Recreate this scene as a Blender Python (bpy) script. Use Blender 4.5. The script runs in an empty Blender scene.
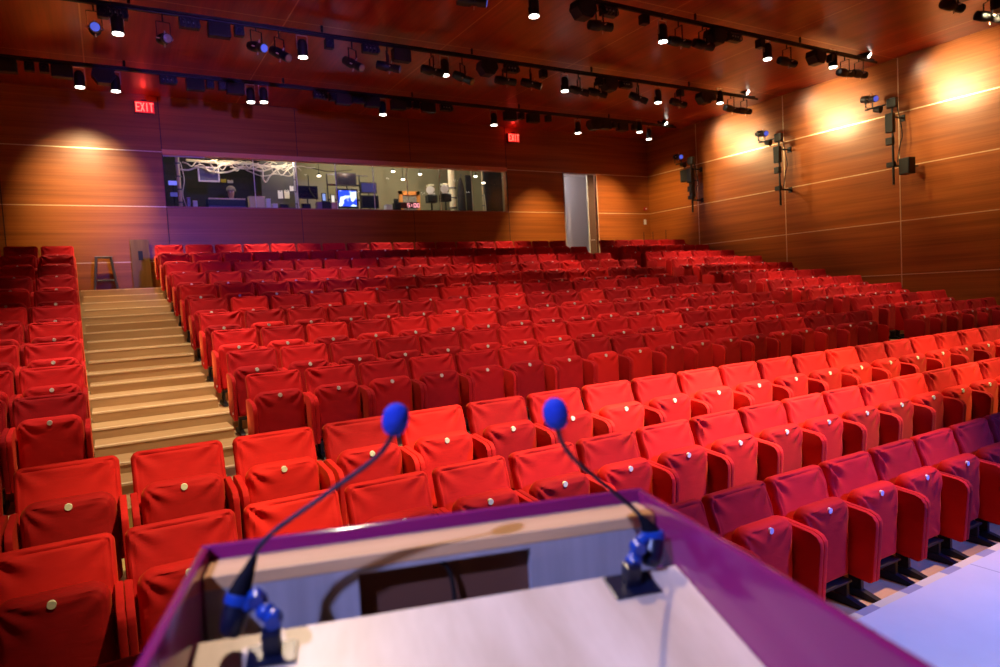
import bpy, bmesh, math, random
from mathutils import Vector, Matrix
random.seed(7)
C = bpy.context.scene.collection
SC = bpy.context.scene
PI = math.pi
CZ = 1.62                      # eye height above the stage floor
# ------------------------------------------------------------------ camera
F, YAW, PITCH, ROLL = 671.257, .526898, -.059975, -.0559338
fw = Vector((math.sin(YAW)*math.cos(PITCH), math.cos(YAW)*math.cos(PITCH), math.sin(PITCH)))
rt0 = Vector((math.cos(YAW), -math.sin(YAW), 0)); up0 = rt0.cross(fw)
rt = rt0*math.cos(ROLL)+up0*math.sin(ROLL); up = up0*math.cos(ROLL)-rt0*math.sin(ROLL)
CAM = Vector((0, 0, CZ))
cd = bpy.data.cameras.new('camera'); cam = bpy.data.objects.new('camera', cd); C.objects.link(cam)
M = Matrix((rt, up, -fw)).transposed().to_4x4(); M.translation = CAM; cam.matrix_world = M
cd.sensor_width = 36; cd.lens = F/1000*36; cd.clip_start = .05; cd.clip_end = 100
cd.dof.use_dof = True; cd.dof.focus_distance = 4.6; cd.dof.aperture_fstop = 2.8
SC.camera = cam
def ray(px, py): return rt*((px-500)/F) - up*((py-333.5)/F) + fw
def atY(px, py, Y): d = ray(px, py); return CAM + d*(Y/d.y)
def atX(px, py, X): d = ray(px, py); return CAM + d*(X/d.x)
def atD(px, py, D): return CAM + ray(px, py)*D

# ------------------------------------------------------------------ materials
def nt(name):
    m = bpy.data.materials.new(name); m.use_nodes = True
    n = m.node_tree; return m, n, n.nodes['Principled BSDF']
def link(n, a, b): n.links.new(a, b)
def mat(name, col, rough=.5, metal=0, spec=.5, emit=None, es=0, noise=0, nscale=40, bump=0, sheen=0, coat=0):
    m, n, b = nt(name)
    b.inputs['Base Color'].default_value = (*col, 1); b.inputs['Roughness'].default_value = rough
    b.inputs['Metallic'].default_value = metal; b.inputs['Specular IOR Level'].default_value = spec
    if coat: b.inputs['Coat Weight'].default_value = coat; b.inputs['Coat Roughness'].default_value = .15
    if sheen:
        b.inputs['Sheen Weight'].default_value = sheen; b.inputs['Sheen Roughness'].default_value = .35
        b.inputs['Sheen Tint'].default_value = (1, .25, .2, 1)
    if emit: b.inputs['Emission Color'].default_value = (*emit, 1); b.inputs['Emission Strength'].default_value = es
    tc = n.nodes.new('ShaderNodeTexCoord'); nz = n.nodes.new('ShaderNodeTexNoise')
    nz.inputs['Scale'].default_value = nscale; nz.inputs['Detail'].default_value = 3
    link(n, tc.outputs['Object'], nz.inputs['Vector'])
    if noise:
        r = n.nodes.new('ShaderNodeMix'); r.data_type = 'RGBA'
        r.inputs['A'].default_value = (*[c*(1-noise) for c in col], 1); r.inputs['B'].default_value = (*[min(1, c*(1+noise)) for c in col], 1)
        link(n, nz.outputs['Fac'], r.inputs['Factor']); link(n, r.outputs['Result'], b.inputs['Base Color'])
    if bump:
        bp = n.nodes.new('ShaderNodeBump'); bp.inputs['Strength'].default_value = bump; bp.inputs['Distance'].default_value = .01
        link(n, nz.outputs['Fac'], bp.inputs['Height']); link(n, bp.outputs['Normal'], b.inputs['Normal'])
    return m
def wood(name, c0, c1, scale, rough=.4, ripple=None, grooves=None, spec=.5, groove_col=(.03, .008, .003)):
    """grain stretched along one axis; ripple = axis scale of broad bands; grooves = (axis, spacing, offset, width) lines"""
    m, n, b = nt(name); b.inputs['Roughness'].default_value = rough; b.inputs['Specular IOR Level'].default_value = spec
    tc = n.nodes.new('ShaderNodeTexCoord'); mp = n.nodes.new('ShaderNodeMapping'); mp.inputs['Scale'].default_value = scale
    link(n, tc.outputs['Object'], mp.inputs['Vector'])
    nz = n.nodes.new('ShaderNodeTexNoise'); nz.inputs['Scale'].default_value = 1; nz.inputs['Detail'].default_value = 5; nz.inputs['Roughness'].default_value = .6
    link(n, mp.outputs['Vector'], nz.inputs['Vector'])
    rp = n.nodes.new('ShaderNodeValToRGB'); rp.color_ramp.elements[0].position = .3; rp.color_ramp.elements[1].position = .7
    rp.color_ramp.elements[0].color = (*c0, 1); rp.color_ramp.elements[1].color = (*c1, 1)
    link(n, nz.outputs['Fac'], rp.inputs['Fac']); out = rp.outputs['Color']
    if ripple:
        m2 = n.nodes.new('ShaderNodeMapping'); m2.inputs['Scale'].default_value = ripple
        link(n, tc.outputs['Object'], m2.inputs['Vector'])
        n2 = n.nodes.new('ShaderNodeTexNoise'); n2.inputs['Scale'].default_value = 1; n2.inputs['Detail'].default_value = 1
        link(n, m2.outputs['Vector'], n2.inputs['Vector'])
        r2 = n.nodes.new('ShaderNodeMapRange'); r2.inputs['From Min'].default_value = .3; r2.inputs['From Max'].default_value = .7
        r2.inputs['To Min'].default_value = .78; r2.inputs['To Max'].default_value = 1.16
        link(n, n2.outputs['Fac'], r2.inputs['Value'])
        vm = n.nodes.new('ShaderNodeVectorMath'); vm.operation = 'SCALE'
        link(n, out, vm.inputs[0]); link(n, r2.outputs['Result'], vm.inputs['Scale']); out = vm.outputs['Vector']
    if grooves:
        sp = n.nodes.new('ShaderNodeSeparateXYZ'); link(n, tc.outputs['Object'], sp.inputs['Vector'])
        for ax, spacing, off, w, gc in grooves:
            a = n.nodes.new('ShaderNodeMath'); a.operation = 'ADD'; a.inputs[1].default_value = -off; link(n, sp.outputs[ax], a.inputs[0])
            d = n.nodes.new('ShaderNodeMath'); d.operation = 'PINGPONG'; d.inputs[1].default_value = spacing/2; link(n, a.outputs[0], d.inputs[0])
            lt = n.nodes.new('ShaderNodeMath'); lt.operation = 'LESS_THAN'; lt.inputs[1].default_value = w; link(n, d.outputs[0], lt.inputs[0])
            mx = n.nodes.new('ShaderNodeMix'); mx.data_type = 'RGBA'; mx.inputs['B'].default_value = (*gc, 1)
            link(n, lt.outputs[0], mx.inputs['Factor']); link(n, out, mx.inputs['A']); out = mx.outputs['Result']
    link(n, out, b.inputs['Base Color'])
    return m
def velvet(name, col, k):
    m, n, b = nt(name); b.inputs['Roughness'].default_value = .8; b.inputs['Specular IOR Level'].default_value = .2
    b.inputs['Sheen Weight'].default_value = .30; b.inputs['Sheen Roughness'].default_value = .4; b.inputs['Sheen Tint'].default_value = (1, .22, .06, 1)
    tc = n.nodes.new('ShaderNodeTexCoord'); oi = n.nodes.new('ShaderNodeObjectInfo')
    ad = n.nodes.new('ShaderNodeVectorMath'); link(n, tc.outputs['Object'], ad.inputs[0])
    sc = n.nodes.new('ShaderNodeMath'); sc.operation = 'MULTIPLY'; sc.inputs[1].default_value = 37; link(n, oi.outputs['Random'], sc.inputs[0]); link(n, sc.outputs[0], ad.inputs[1])
    nz = n.nodes.new('ShaderNodeTexNoise'); nz.inputs['Scale'].default_value = 9; nz.inputs['Detail'].default_value = 4; link(n, ad.outputs[0], nz.inputs['Vector'])
    mx = n.nodes.new('ShaderNodeMix'); mx.data_type = 'RGBA'
    mx.inputs['A'].default_value = (*[c*.72 for c in col], 1); mx.inputs['B'].default_value = (*[c*1.2 for c in col], 1)
    link(n, nz.outputs['Fac'], mx.inputs['Factor'])
    r = n.nodes.new('ShaderNodeMapRange'); r.inputs['To Min'].default_value = .72; r.inputs['To Max'].default_value = 1.15; link(n, oi.outputs['Random'], r.inputs['Value'])
    pw = n.nodes.new('ShaderNodeMath'); pw.operation = 'POWER'; pw.inputs[1].default_value = 1.6; link(n, oi.outputs['Random'], pw.inputs[0])
    nap = n.nodes.new('ShaderNodeMix'); nap.data_type = 'RGBA'; nap.inputs['B'].default_value = (.62, .013, .016, 1); link(n, pw.outputs[0], nap.inputs['Factor']); link(n, mx.outputs['Result'], nap.inputs['A'])
    vs = n.nodes.new('ShaderNodeVectorMath'); vs.operation = 'SCALE'; link(n, nap.outputs['Result'], vs.inputs[0]); link(n, r.outputs['Result'], vs.inputs['Scale'])
    link(n, vs.outputs['Vector'], b.inputs['Base Color'])
    mp = n.nodes.new('ShaderNodeMapping'); mp.inputs['Scale'].default_value = (7, 7, 22); link(n, ad.outputs[0], mp.inputs['Vector'])
    n2 = n.nodes.new('ShaderNodeTexNoise'); n2.inputs['Scale'].default_value = 1; n2.inputs['Detail'].default_value = 2; n2.inputs['Distortion'].default_value = .8
    link(n, mp.outputs['Vector'], n2.inputs['Vector'])
    bp = n.nodes.new('ShaderNodeBump'); bp.inputs['Strength'].default_value = k; bp.inputs['Distance'].default_value = .02
    link(n, n2.outputs['Fac'], bp.inputs['Height']); link(n, bp.outputs['Normal'], b.inputs['Normal'])
    return m
WALLX = wood('wall_veneer', (.29, .070, .011), (.41, .112, .018), (.4, .4, 48), .36, (.3, .3, 8), None, .3)
WALLY = WALLX
CEIL = wood('ceiling_veneer', (.23, .021, .003), (.38, .044, .006), (14, .5, 1), .30, (3, .3, 1),
            [(0, 3.0, 0.0, .012, (.55, .20, .08)), (1, 2.985, 14.72, .014, (.55, .20, .08))], .5)
FLOORW = wood('oak_floor', (.44, .27, .12), (.58, .39, .19), (.6, 9, 9), .42)
STAGE = wood('stage_floor', (.58, .55, .54), (.68, .65, .64), (1.2, 1.2, 1), .45, None, [(0, 1.22, .3, .004, (.3, .28, .3)), (1, 2.44, .4, .004, (.3, .28, .3))])
STEPW = wood('oak_step', (.42, .25, .11), (.55, .36, .17), (.8, 10, 10), .4)
NOSE = wood('nosing_highlight', (.80, .62, .36), (.90, .74, .48), (.8, 10, 10), .35)  # pale colour stands in for the highlight along step edges
RED = velvet('red_velvet', (.50, .0055, .015), .10)
DARKM = mat('dark_metal', (.012, .012, .016), .45, .3)
BLACK = mat('black_paint', (.008, .008, .010), .5)
BLACK2 = mat('black_cloth_front', (.02, .018, .016), .8, noise=.3, nscale=120)
SILVER = mat('silver_metal', (.62, .60, .58), .3, 1)
STRIP = mat('reveal_metal', (.78, .52, .30), .35, .35)
DSTRIP = mat('reveal_shadow_gap', (.05, .012, .008), .6)
DISC = mat('number_disc', (.85, .80, .80), .4, noise=.12, nscale=90)
LENS = mat('lamp_lens', (1, 1, 1), .2, emit=(1, .93, .8), es=9)
BLUELENS = mat('blue_lens', (.05, .07, .35), .1, emit=(.12, .16, .9), es=.55, spec=.8)
AMBERLENS = mat('amber_lens', (.30, .22, .10), .12, spec=.8)
GREYLENS = mat('grey_lens', (.30, .29, .27), .12, spec=.8, noise=.4, nscale=60)
CREAM = mat('cream_paint', (.75, .70, .50), .5)
WHITE = mat('white_paint', (.72, .70, .70), .55)
PURPLE = mat('purple_lacquer', (.26, .016, .12), .16, coat=.5)
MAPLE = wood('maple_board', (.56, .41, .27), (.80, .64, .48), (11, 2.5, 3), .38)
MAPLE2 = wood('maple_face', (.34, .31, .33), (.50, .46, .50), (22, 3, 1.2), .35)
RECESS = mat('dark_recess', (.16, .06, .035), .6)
BLUEPL = mat('blue_plastic', (.008, .055, .34), .3)
NAVY = mat('navy_plastic', (.004, .006, .022), .35)
FOAM = mat('blue_foam', (.012, .05, .55), .9, noise=.25, nscale=300, bump=.4)
GOOSE = mat('gooseneck_black', (.03, .025, .05), .4, .4)
STEEL = mat('galvanised_steel', (.16, .16, .17), .45, .7)
BOARD = wood('oak_board', (.17, .075, .018), (.26, .12, .032), (10, 10, .8), .45)
DOORG = mat('grey_door', (.36, .35, .36), .6)
DOORB = mat('brown_door', (.10, .045, .02), .5)

# ------------------------------------------------------------------ mesh helpers
def tag(o, label=None, cat=None, group=None, kind=None):
    if label: o['label'] = label
    if cat: o['category'] = cat
    if group: o['group'] = group
    if kind: o['kind'] = kind
    return o
def empty(name, loc=(0, 0, 0), rz=0):
    o = bpy.data.objects.new(name, None); C.objects.link(o); o.location = loc; o.rotation_euler = (0, 0, rz); o.empty_display_size = .1
    return o
def mesh(name, bm, m, smooth=False):
    bmesh.ops.recalc_face_normals(bm, faces=bm.faces)
    me = bpy.data.meshes.new(name); bm.to_mesh(me); bm.free()
    for x in (m if isinstance(m, (list, tuple)) else [m]): me.materials.append(x)
    if smooth:
        for p in me.polygons: p.use_smooth = True
        if hasattr(me, 'set_sharp_from_angle'): me.set_sharp_from_angle(angle=math.radians(40))
    return me
def obj(name, me, parent=None, loc=None, rot=None):
    o = bpy.data.objects.new(name, me); C.objects.link(o)
    if parent: o.parent = parent
    if loc is not None: o.location = loc
    if rot is not None: o.rotation_euler = rot
    return o
def ob(name, bm, m, parent=None, smooth=False): return obj(name, mesh(name, bm, m, smooth), parent)
def box(bm, c, s, bev=0, rot=None, seg=2):
    r = bmesh.ops.create_cube(bm, size=1); vs = r['verts']
    bmesh.ops.scale(bm, vec=s, verts=vs)
    if bev:
        es = list({e for v in vs for e in v.link_edges})
        g = bmesh.ops.bevel(bm, geom=es, offset=bev, segments=seg, profile=.5, affect='EDGES'); vs = list({v for f in g['faces'] for v in f.verts} | {v for v in vs if v.is_valid})
        # whole island
        seen = set(vs); st = list(vs)
        while st:
            v = st.pop()
            for e in v.link_edges:
                w = e.other_vert(v)
                if w not in seen: seen.add(w); st.append(w)
        vs = list(seen)
    if rot: bmesh.ops.rotate(bm, cent=(0, 0, 0), matrix=rot, verts=vs)
    bmesh.ops.translate(bm, vec=c, verts=vs)
    return vs
def bx(bm, x0, x1, y0, y1, z0, z1, bev=0): return box(bm, ((x0+x1)/2, (y0+y1)/2, (z0+z1)/2), (abs(x1-x0), abs(y1-y0), abs(z1-z0)), bev)
def cyl(bm, p0, p1, r0, r1=None, seg=14, caps=True):
    p0, p1 = Vector(p0), Vector(p1); r1 = r0 if r1 is None else r1; d = p1-p0
    q = d.to_track_quat('Z', 'Y').to_matrix().to_4x4(); q.translation = (p0+p1)/2
    return bmesh.ops.create_cone(bm, cap_ends=caps, segments=seg, radius1=r0, radius2=r1, depth=d.length, matrix=q)['verts']
def lathe(bm, prof, axis_m, seg=20):
    """prof: list of (r, z) turned about local z, placed by axis_m"""
    rings = []
    for r, z in prof:
        rings.append([bm.verts.new(axis_m @ Vector((r*math.cos(2*PI*i/seg), r*math.sin(2*PI*i/seg), z))) for i in range(seg)])
    for a, b in zip(rings, rings[1:]):
        for i in range(seg): bm.faces.new((a[i], a[(i+1) % seg], b[(i+1) % seg], b[i]))
    bm.faces.new(rings[0][::-1]); bm.faces.new(rings[-1])
def tube(bm, pts, r, seg=8):
    pts = [Vector(p) for p in pts]; rings = []
    ref = Vector((0, 0, 1))
    for i, p in enumerate(pts):
        t = (pts[min(i+1, len(pts)-1)]-pts[max(i-1, 0)]).normalized()
        rf = ref if abs(t.dot(ref)) < .95 else Vector((1, 0, 0))
        a = t.cross(rf).normalized(); b = t.cross(a)
        rr = r[i] if isinstance(r, (list, tuple)) else r
        rings.append([bm.verts.new(p+a*rr*math.cos(2*PI*k/seg)+b*rr*math.sin(2*PI*k/seg)) for k in range(seg)])
    for a, b in zip(rings, rings[1:]):
        for k in range(seg): bm.faces.new((a[k], a[(k+1) % seg], b[(k+1) % seg], b[k]))
    bm.faces.new(rings[0][::-1]); bm.faces.new(rings[-1])
def smooth_path(pts, n=8):
    pts = [Vector(p) for p in pts]; out = []
    q = [2*pts[0]-pts[1]]+pts+[2*pts[-1]-pts[-2]]
    for i in range(1, len(q)-2):
        a, b, c, d = q[i-1:i+3]
        for k in range(n):
            t = k/n; out.append(.5*((2*b)+(c-a)*t+(2*a-5*b+4*c-d)*t*t+(-a+3*b-3*c+d)*t**3))
    out.append(pts[-1]); return out
def extrude(bm, prof, x0, x1, axis=0):
    """prof: closed 2-D polygon (a, b) extruded along axis 0 (a->y, b->z) or 1 (a->x, b->z)"""
    f = (lambda a, b, t: (t, a, b)) if axis == 0 else (lambda a, b, t: (a, t, b))
    A = [bm.verts.new(f(a, b, x0)) for a, b in prof]; B = [bm.verts.new(f(a, b, x1)) for a, b in prof]
    bm.faces.new(A); bm.faces.new(B[::-1]); n = len(prof)
    for i in range(n): bm.faces.new((A[i], A[(i+1) % n], B[(i+1) % n], B[i]))
def axis_matrix(loc, d, upv=(0, 0, 1)):
    q = Vector(d).to_track_quat('Z', 'Y').to_matrix().to_4x4(); q.translation = Vector(loc); return q

# ------------------------------------------------------------------ room shell
H = 1.22; PW = 2.46*H
BY = 13.835*H; RX = 12.977*H                     # back wall plane, right wall plane
JZ = [(2.9287-k)*H+CZ for k in range(5)]          # horizontal panel joints
CEZ = 3.9287*H+CZ
LX = -4.1
U = 1.1317
YT = [(13.24-.808*i)*U for i in range(10)]+[4.617, 3.829, 2.845]
ZT = [1.168*U, .955*U, .747*U, .543*U, .340*U, .134*U, -.045*U, -.230*U, -.407*U, -.565*U, -.832, -1.063, -1.266]
SH = .86
FZ = [z-SH+CZ for z in ZT]                         # floor of every seating row
NY = [y-.86 for y in YT]                           # front edge of every row's platform
SY = 1.84                                          # stage front edge

bm = bmesh.new()
prof = [(SY, FZ[12]-.15), (SY, FZ[12])]
for i in (11, 10, 9, 8, 7, 6, 5, 4, 3, 2, 1, 0):
    prof += [(NY[i], FZ[i+1]), (NY[i], FZ[i])]
prof += [(BY+.2, FZ[0]), (BY+.2, FZ[12]-.15)]
extrude(bm, prof, LX, RX)
tag(ob('floor', bm, FLOORW), 'stepped oak auditorium floor carrying the red seats', 'floor', kind='structure')
bm = bmesh.new(); bx(bm, LX, RX, -4.5, SY, -.75, 0)
tag(ob('floor_stage', bm, STAGE), 'pale stage floor in front of the first seat row', 'stage floor', kind='structure')
# stage-edge shadow painted as alternating beige and grey blocks
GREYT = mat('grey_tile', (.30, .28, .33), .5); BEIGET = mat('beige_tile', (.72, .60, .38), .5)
bm = bmesh.new(); bm2 = bmesh.new()
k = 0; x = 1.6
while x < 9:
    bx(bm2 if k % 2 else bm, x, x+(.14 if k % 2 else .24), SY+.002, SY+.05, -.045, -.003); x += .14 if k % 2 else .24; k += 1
t = empty('trim_1', (0, 0, 0)); tag(t, 'painted beige and grey floor shadow along the stage front edge', 'edge strip', kind='structure')
ob('beige_shadow_blocks', bm, BEIGET, t); ob('grey_shadow_blocks', bm2, GREYT, t)

bm = bmesh.new(); bx(bm, LX, RX+.2, -4.5, BY+.2, CEZ, CEZ+.15)
tag(ob('ceiling', bm, CEIL), 'dark red-brown veneered ceiling with pale joint lines', 'ceiling', kind='structure')
WX0, WX1 = 1.10*H, 8.482*H; WZ0, WZ1 = JZ[1], JZ[0]-.03       # control booth window
DX0, DX1 = 10.123*H, 11.172*H; DZ1 = JZ[0]                     # doorway
bm = bmesh.new()
bx(bm, LX, WX0, BY, BY+.2, -1, CEZ); bx(bm, WX0, WX1, BY, BY+.2, -1, WZ0); bx(bm, WX0, WX1, BY, BY+.2, WZ1, CEZ)
bx(bm, WX1, DX0, BY, BY+.2, -1, CEZ); bx(bm, DX0, DX1, BY, BY+.2, DZ1, CEZ); bx(bm, DX0, DX1, BY, BY+.2, -1, FZ[0]); bx(bm, DX1, RX, BY, BY+.2, -1, CEZ)
bmesh.ops.remove_doubles(bm, verts=bm.verts, dist=1e-5)
tag(ob('wall_back', bm, WALLX), 'veneered back wall with control booth window and doorway', 'wall', kind='structure')
bm = bmesh.new(); bx(bm, RX, RX+.2, -4.5, BY+.2, -1, CEZ)
tag(ob('wall_right', bm, WALLY), 'veneered right wall with bright joint strips', 'wall', kind='structure')
bm = bmesh.new(); bx(bm, LX-.2, LX, -4.5, BY+.2, -1, CEZ)
tag(ob('wall_left', bm, WALLY), 'veneered left wall', 'wall', kind='structure')
# joint strips
n_tr = [1]
def trim(bm, m, lab):
    n_tr[0] += 1
    return tag(ob('trim_%d' % n_tr[0], bm, m), lab, 'joint strip', kind='structure')
w = .009
for k, z in enumerate(JZ[:4]):
    bm = bmesh.new()
    segs = [(LX, WX0), (WX1, DX0), (DX1, RX)] if k < 2 else [(LX, DX0), (DX1, RX)]
    for a, b in segs: bx(bm, a, b, BY-.003, BY+.01, z-w, z+w)
    trim(bm, STRIP if k in (1, 2) else STRIP, 'horizontal joint strip on the back wall, %s from the top' % ['first', 'second', 'third', 'fourth'][k])
    bm = bmesh.new(); bx(bm, RX-.003, RX+.01, -4.5, BY, z-w, z+w)
    trim(bm, STRIP, 'horizontal joint strip on the right wall, %s from the top' % ['first', 'second', 'third', 'fourth'][k])
for i in range(-1, 5):
    X = WX0+PW*i
    if DX0 < X < DX1 or X > RX: continue
    bm = bmesh.new()
    if WX0+.1 < X < WX1-.1: bx(bm, X-.007, X+.007, BY-.003, BY+.01, -.5, WZ0); bx(bm, X-.007, X+.007, BY-.003, BY+.01, WZ1+.03, CEZ)
    else: bx(bm, X-.009, X+.009, BY-.003, BY+.01, -.5, CEZ)
    trim(bm, DSTRIP, 'dark vertical joint on the back wall, %s from the left' % ['first', 'second', 'third', 'fourth', 'fifth', 'sixth'][i+1])
RJ = [12.0818*H, 9.5877*H, 7.1275*H, 4.667*H, 2.207*H]
for i, y in enumerate(RJ):
    bm = bmesh.new(); bx(bm, RX-.003, RX+.01, y-.010, y+.010, -.5, CEZ)
    trim(bm, STRIP, 'bright vertical joint strip on the right wall, %s from the back corner' % ['first', 'second', 'third', 'fourth', 'fifth'][i])
bm = bmesh.new(); bx(bm, DX1, DX1+.03, BY-.012, BY+.02, FZ[0], DZ1)
trim(bm, STRIP, 'pale metal trim on the right jamb of the doorway')
bm = bmesh.new(); bx(bm, DX0, DX0+.03, BY-.012, BY+.02, FZ[0], DZ1); bx(bm, DX0, DX1, BY-.012, BY+.02, DZ1-.03, DZ1)
trim(bm, mat('grey_frame', (.45, .42, .42), .5), 'grey metal frame on the left and top of the doorway')
# header of the booth window (booth light put into its bright colour) and sill
bm = bmesh.new(); bx(bm, WX0, WX1, BY-.02, BY+.19, WZ1-.02, WZ1+.085)
trim(bm, mat('header_wood_lit', (.80, .30, .13), .45), 'wood header with painted-in booth light above the control booth window')
bm = bmesh.new(); bx(bm, WX0, WX1, BY-.02, BY+.22, WZ0-.012, WZ0+.012)
trim(bm, mat('sill_wood', (.35, .13, .10), .45), 'thin sill under the control booth window')

# doorway: short passage with pale wall and a brown leaf folded back
PY1 = BY+1.5
bm = bmesh.new()
bx(bm, DX0-.5, RX+.2, PY1, PY1+.1, FZ[0], DZ1+.3); bx(bm, DX0-.6, DX0-.5, BY+.2, PY1, FZ[0], DZ1+.3)
bx(bm, DX0-.6, RX+.2, BY+.2, PY1, DZ1+.2, DZ1+.3); bx(bm, DX0-.6, RX+.2, BY+.2, PY1, FZ[0]-.1, FZ[0]); bx(bm, RX+.1, RX+.2, BY+.2, PY1, FZ[0], DZ1+.3)
tag(ob('wall_passage', bm, WHITE), 'pale passage walls seen through the open doorway', 'wall', kind='structure')
d1 = empty('door_1', (DX1-.04, BY+.05, FZ[0])); tag(d1, 'dark brown door leaf standing open in the right side of the doorway', 'door', kind='structure')
bm = bmesh.new(); bx(bm, -.26, 0, 0, .045, .01, DZ1-FZ[0]-.03, .004); ob('leaf', bm, DOORB, d1)
bm = bmesh.new(); bx(bm, -.28, -.262, 0, .05, .01, DZ1-FZ[0]-.03); ob('edge_strip', bm, CREAM, d1)
bm = bmesh.new(); cyl(bm, (-.2, 0, 1.05), (-.2, -.05, 1.05), .011); cyl(bm, (-.2, -.05, 1.05), (-.1, -.05, 1.05), .010); ob('handle', bm, SILVER, d1)

# half steps in the two aisles
for side, (a0, a1, da, db) in {'left': (-.292*U, .806*U, .0165*U, .0145*U), 'right': (9.60*U, 10.66*U, .017*U, .010*U)}.items():
    for i in range(9):
        zt = (FZ[i]+FZ[i+1])/2; bm = bmesh.new()
        bx(bm, a0+da*i, a1+db*i, NY[i]-.44, NY[i]-.001, FZ[i+1]+.001, zt)
        t = ob('aisle_step', bm, STEPW); bm = bmesh.new(); bx(bm, a0+da*i+.002, a1+db*i-.002, NY[i]-.446, NY[i]-.39, zt-.014, zt+.003); bx(bm, a0+da*i-.04, a1+db*i+.04, NY[i]-.006, NY[i]+.05, FZ[i]-.014, FZ[i]+.003); ob('nosing', bm, NOSE, t)  # pale strips painted as highlights on both step edges
        tag(t, 'oak half step in the %s aisle, %s from the top' % (side, ['first', 'second', 'third', 'fourth', 'fifth', 'sixth', 'seventh', 'eighth', 'ninth'][i]), 'step', 'oak half steps in the %s aisle' % side, 'structure')

# ------------------------------------------------------------------ theatre seats
PITCHX = .492*U
def pad(W, Hh, T, r, rb, puff, wr, seed, nu=46, nv=46, rbot=None):
    """upholstered slab in x/z, front at -y; rounded corners r, soft edges rb, radial creases at the corners"""
    rnd = random.Random(seed); bm = bmesh.new()
    def sp(n): return [math.copysign(1-(1-abs(t))**1.7, t) for t in [-1+2*i/(n-1) for i in range(n)]]
    us, vs = sp(nu), sp(nv); ph = [rnd.uniform(0, 6) for _ in range(8)]; fr = [rnd.uniform(7, 11) for _ in range(4)]
    amp = [rnd.uniform(.5, 1.3) for _ in range(4)]
    def place(u, v):
        x, z = u*W/2, v*Hh/2; rr = r if v > 0 else (rbot if rbot is not None else r)
        qx, qz = max(abs(x)-(W/2-rr), 0), max(abs(z)-(Hh/2-rr), 0); e = min(W/2-abs(x), Hh/2-abs(z))
        if qx > 0 and qz > 0:
            L = math.hypot(qx, qz); s = max(qx, qz)/L
            x = math.copysign(W/2-rr+qx*s, x); z = math.copysign(Hh/2-rr+qz*s, z); e = rr-L*s
        return x, z, max(e, 0)
    def depth(e): t = min(e/rb, 1); return math.sqrt(max(0, 1-(1-t)**2))
    front, back = [], []
    for v in vs:
        fr_, bk_ = [], []
        for u in us:
            x, z, e = place(u, v); d = depth(e)
            p = puff*(1-u*u)**.7*(1-v*v)**.7
            wv = 0
            for c, (cx, cz) in enumerate(((-1, 1), (1, 1), (-1, -1), (1, -1))):
                dx, dz = x-cx*W/2, z-cz*Hh/2; L = math.hypot(dx, dz)+1e-4
                a = math.atan2(abs(dz), abs(dx))
                wv += amp[c]*(1 if c < 2 else .4)*math.sin(fr[c]*a+ph[c])*math.exp(-((L-.115)/.075)**2)
            wv += .55*math.sin(34*z+ph[4]+3*math.sin(9*x+ph[6]))*(abs(u)**4)*(1-v*v)
            wv += -.75*math.exp(-((e-.030)/.007)**2)*(.6+.4*v)
            fr_.append(bm.verts.new((x, -(T/2)*d-p-wr*wv*d, z)))
            bk_.append(bm.verts.new((x, (T/2)*d, z)) if 0 < us.index(u) < nu-1 and 0 < vs.index(v) < nv-1 else None)
        front.append(fr_); back.append(bk_)
    for j in range(nv):
        for i in range(nu):
            if back[j][i] is None: back[j][i] = front[j][i]
    for j in range(nv-1):
        for i in range(nu-1):
            bm.faces.new((front[j][i], front[j][i+1], front[j+1][i+1], front[j+1][i]))
            try: bm.faces.new((back[j][i], back[j+1][i], back[j+1][i+1], back[j][i+1]))
            except ValueError: pass
    return bm
def move(bm, loc, rx):
    bmesh.ops.rotate(bm, cent=(0, 0, 0), matrix=Matrix.Rotation(rx, 3, 'X'), verts=bm.verts); bmesh.ops.translate(bm, vec=loc, verts=bm.verts)
BACKS, SEATS = [], []
for s in range(5):
    b = pad(.515, .60, .10, .045, .032, -.016, .0115, 10+s, rbot=.02); move(b, (0, -.130, .577), -math.radians(17.5)); BACKS.append(mesh('backrest', b, RED, True))
    b = pad(.452, .525, .115, .085, .04, .012, .0075, 50+s, rbot=.03); move(b, (0, -.238, .443), math.radians(2)); SEATS.append(mesh('seat_pad', b, RED, True))
def arm_mesh(sx):
    bm = bmesh.new(); o = .0185
    pr = [(-.10, .20), (-.40, .165), (-.425, .18), (-.455, .54), (-.452, .575), (-.43, .605), (-.39, .622), (-.16, .645), (-.10, .63)]
    extrude(bm, pr, -o, o); bmesh.ops.recalc_face_normals(bm, faces=bm.faces)
    bmesh.ops.bevel(bm, geom=list(bm.edges), offset=.007, segments=2, profile=.5, affect='EDGES')
    bmesh.ops.translate(bm, vec=(sx*(PITCHX/2-o-.001), 0, 0), verts=bm.verts)
    return mesh('armrest', bm, RED, True)
ARM = {s: arm_mesh(s) for s in (-1, 1)}
def leg_mesh(sx):
    bm = bmesh.new(); x = sx*.20
    box(bm, (x, -.24, .09), (.03, .09, .16), .004)
    extrude(bm, [(-.06, .001), (-.40, .001), (-.415, .012), (-.40, .024), (-.28, .055), (-.10, .055), (-.06, .03)], x-.022, x+.022)
    return mesh('leg', bm, DARKM)
LEG = {s: leg_mesh(s) for s in (-1, 1)}
bm = bmesh.new(); box(bm, (0, -.25, .160), (.43, .11, .018), .004); FRAME = mesh('seat_frame', bm, DARKM)
bm = bmesh.new(); cyl(bm, (0, -.300, .664), (0, -.3140, .664), .0195, .018, 18); DISCM = mesh('number_disc', bm, DISC)
bm = bmesh.new(); cyl(bm, (0, 0, 0), (-.004, 0, 0), .012, .012, 12); MARK = mesh('row_marker', bm, DISC)
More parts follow.
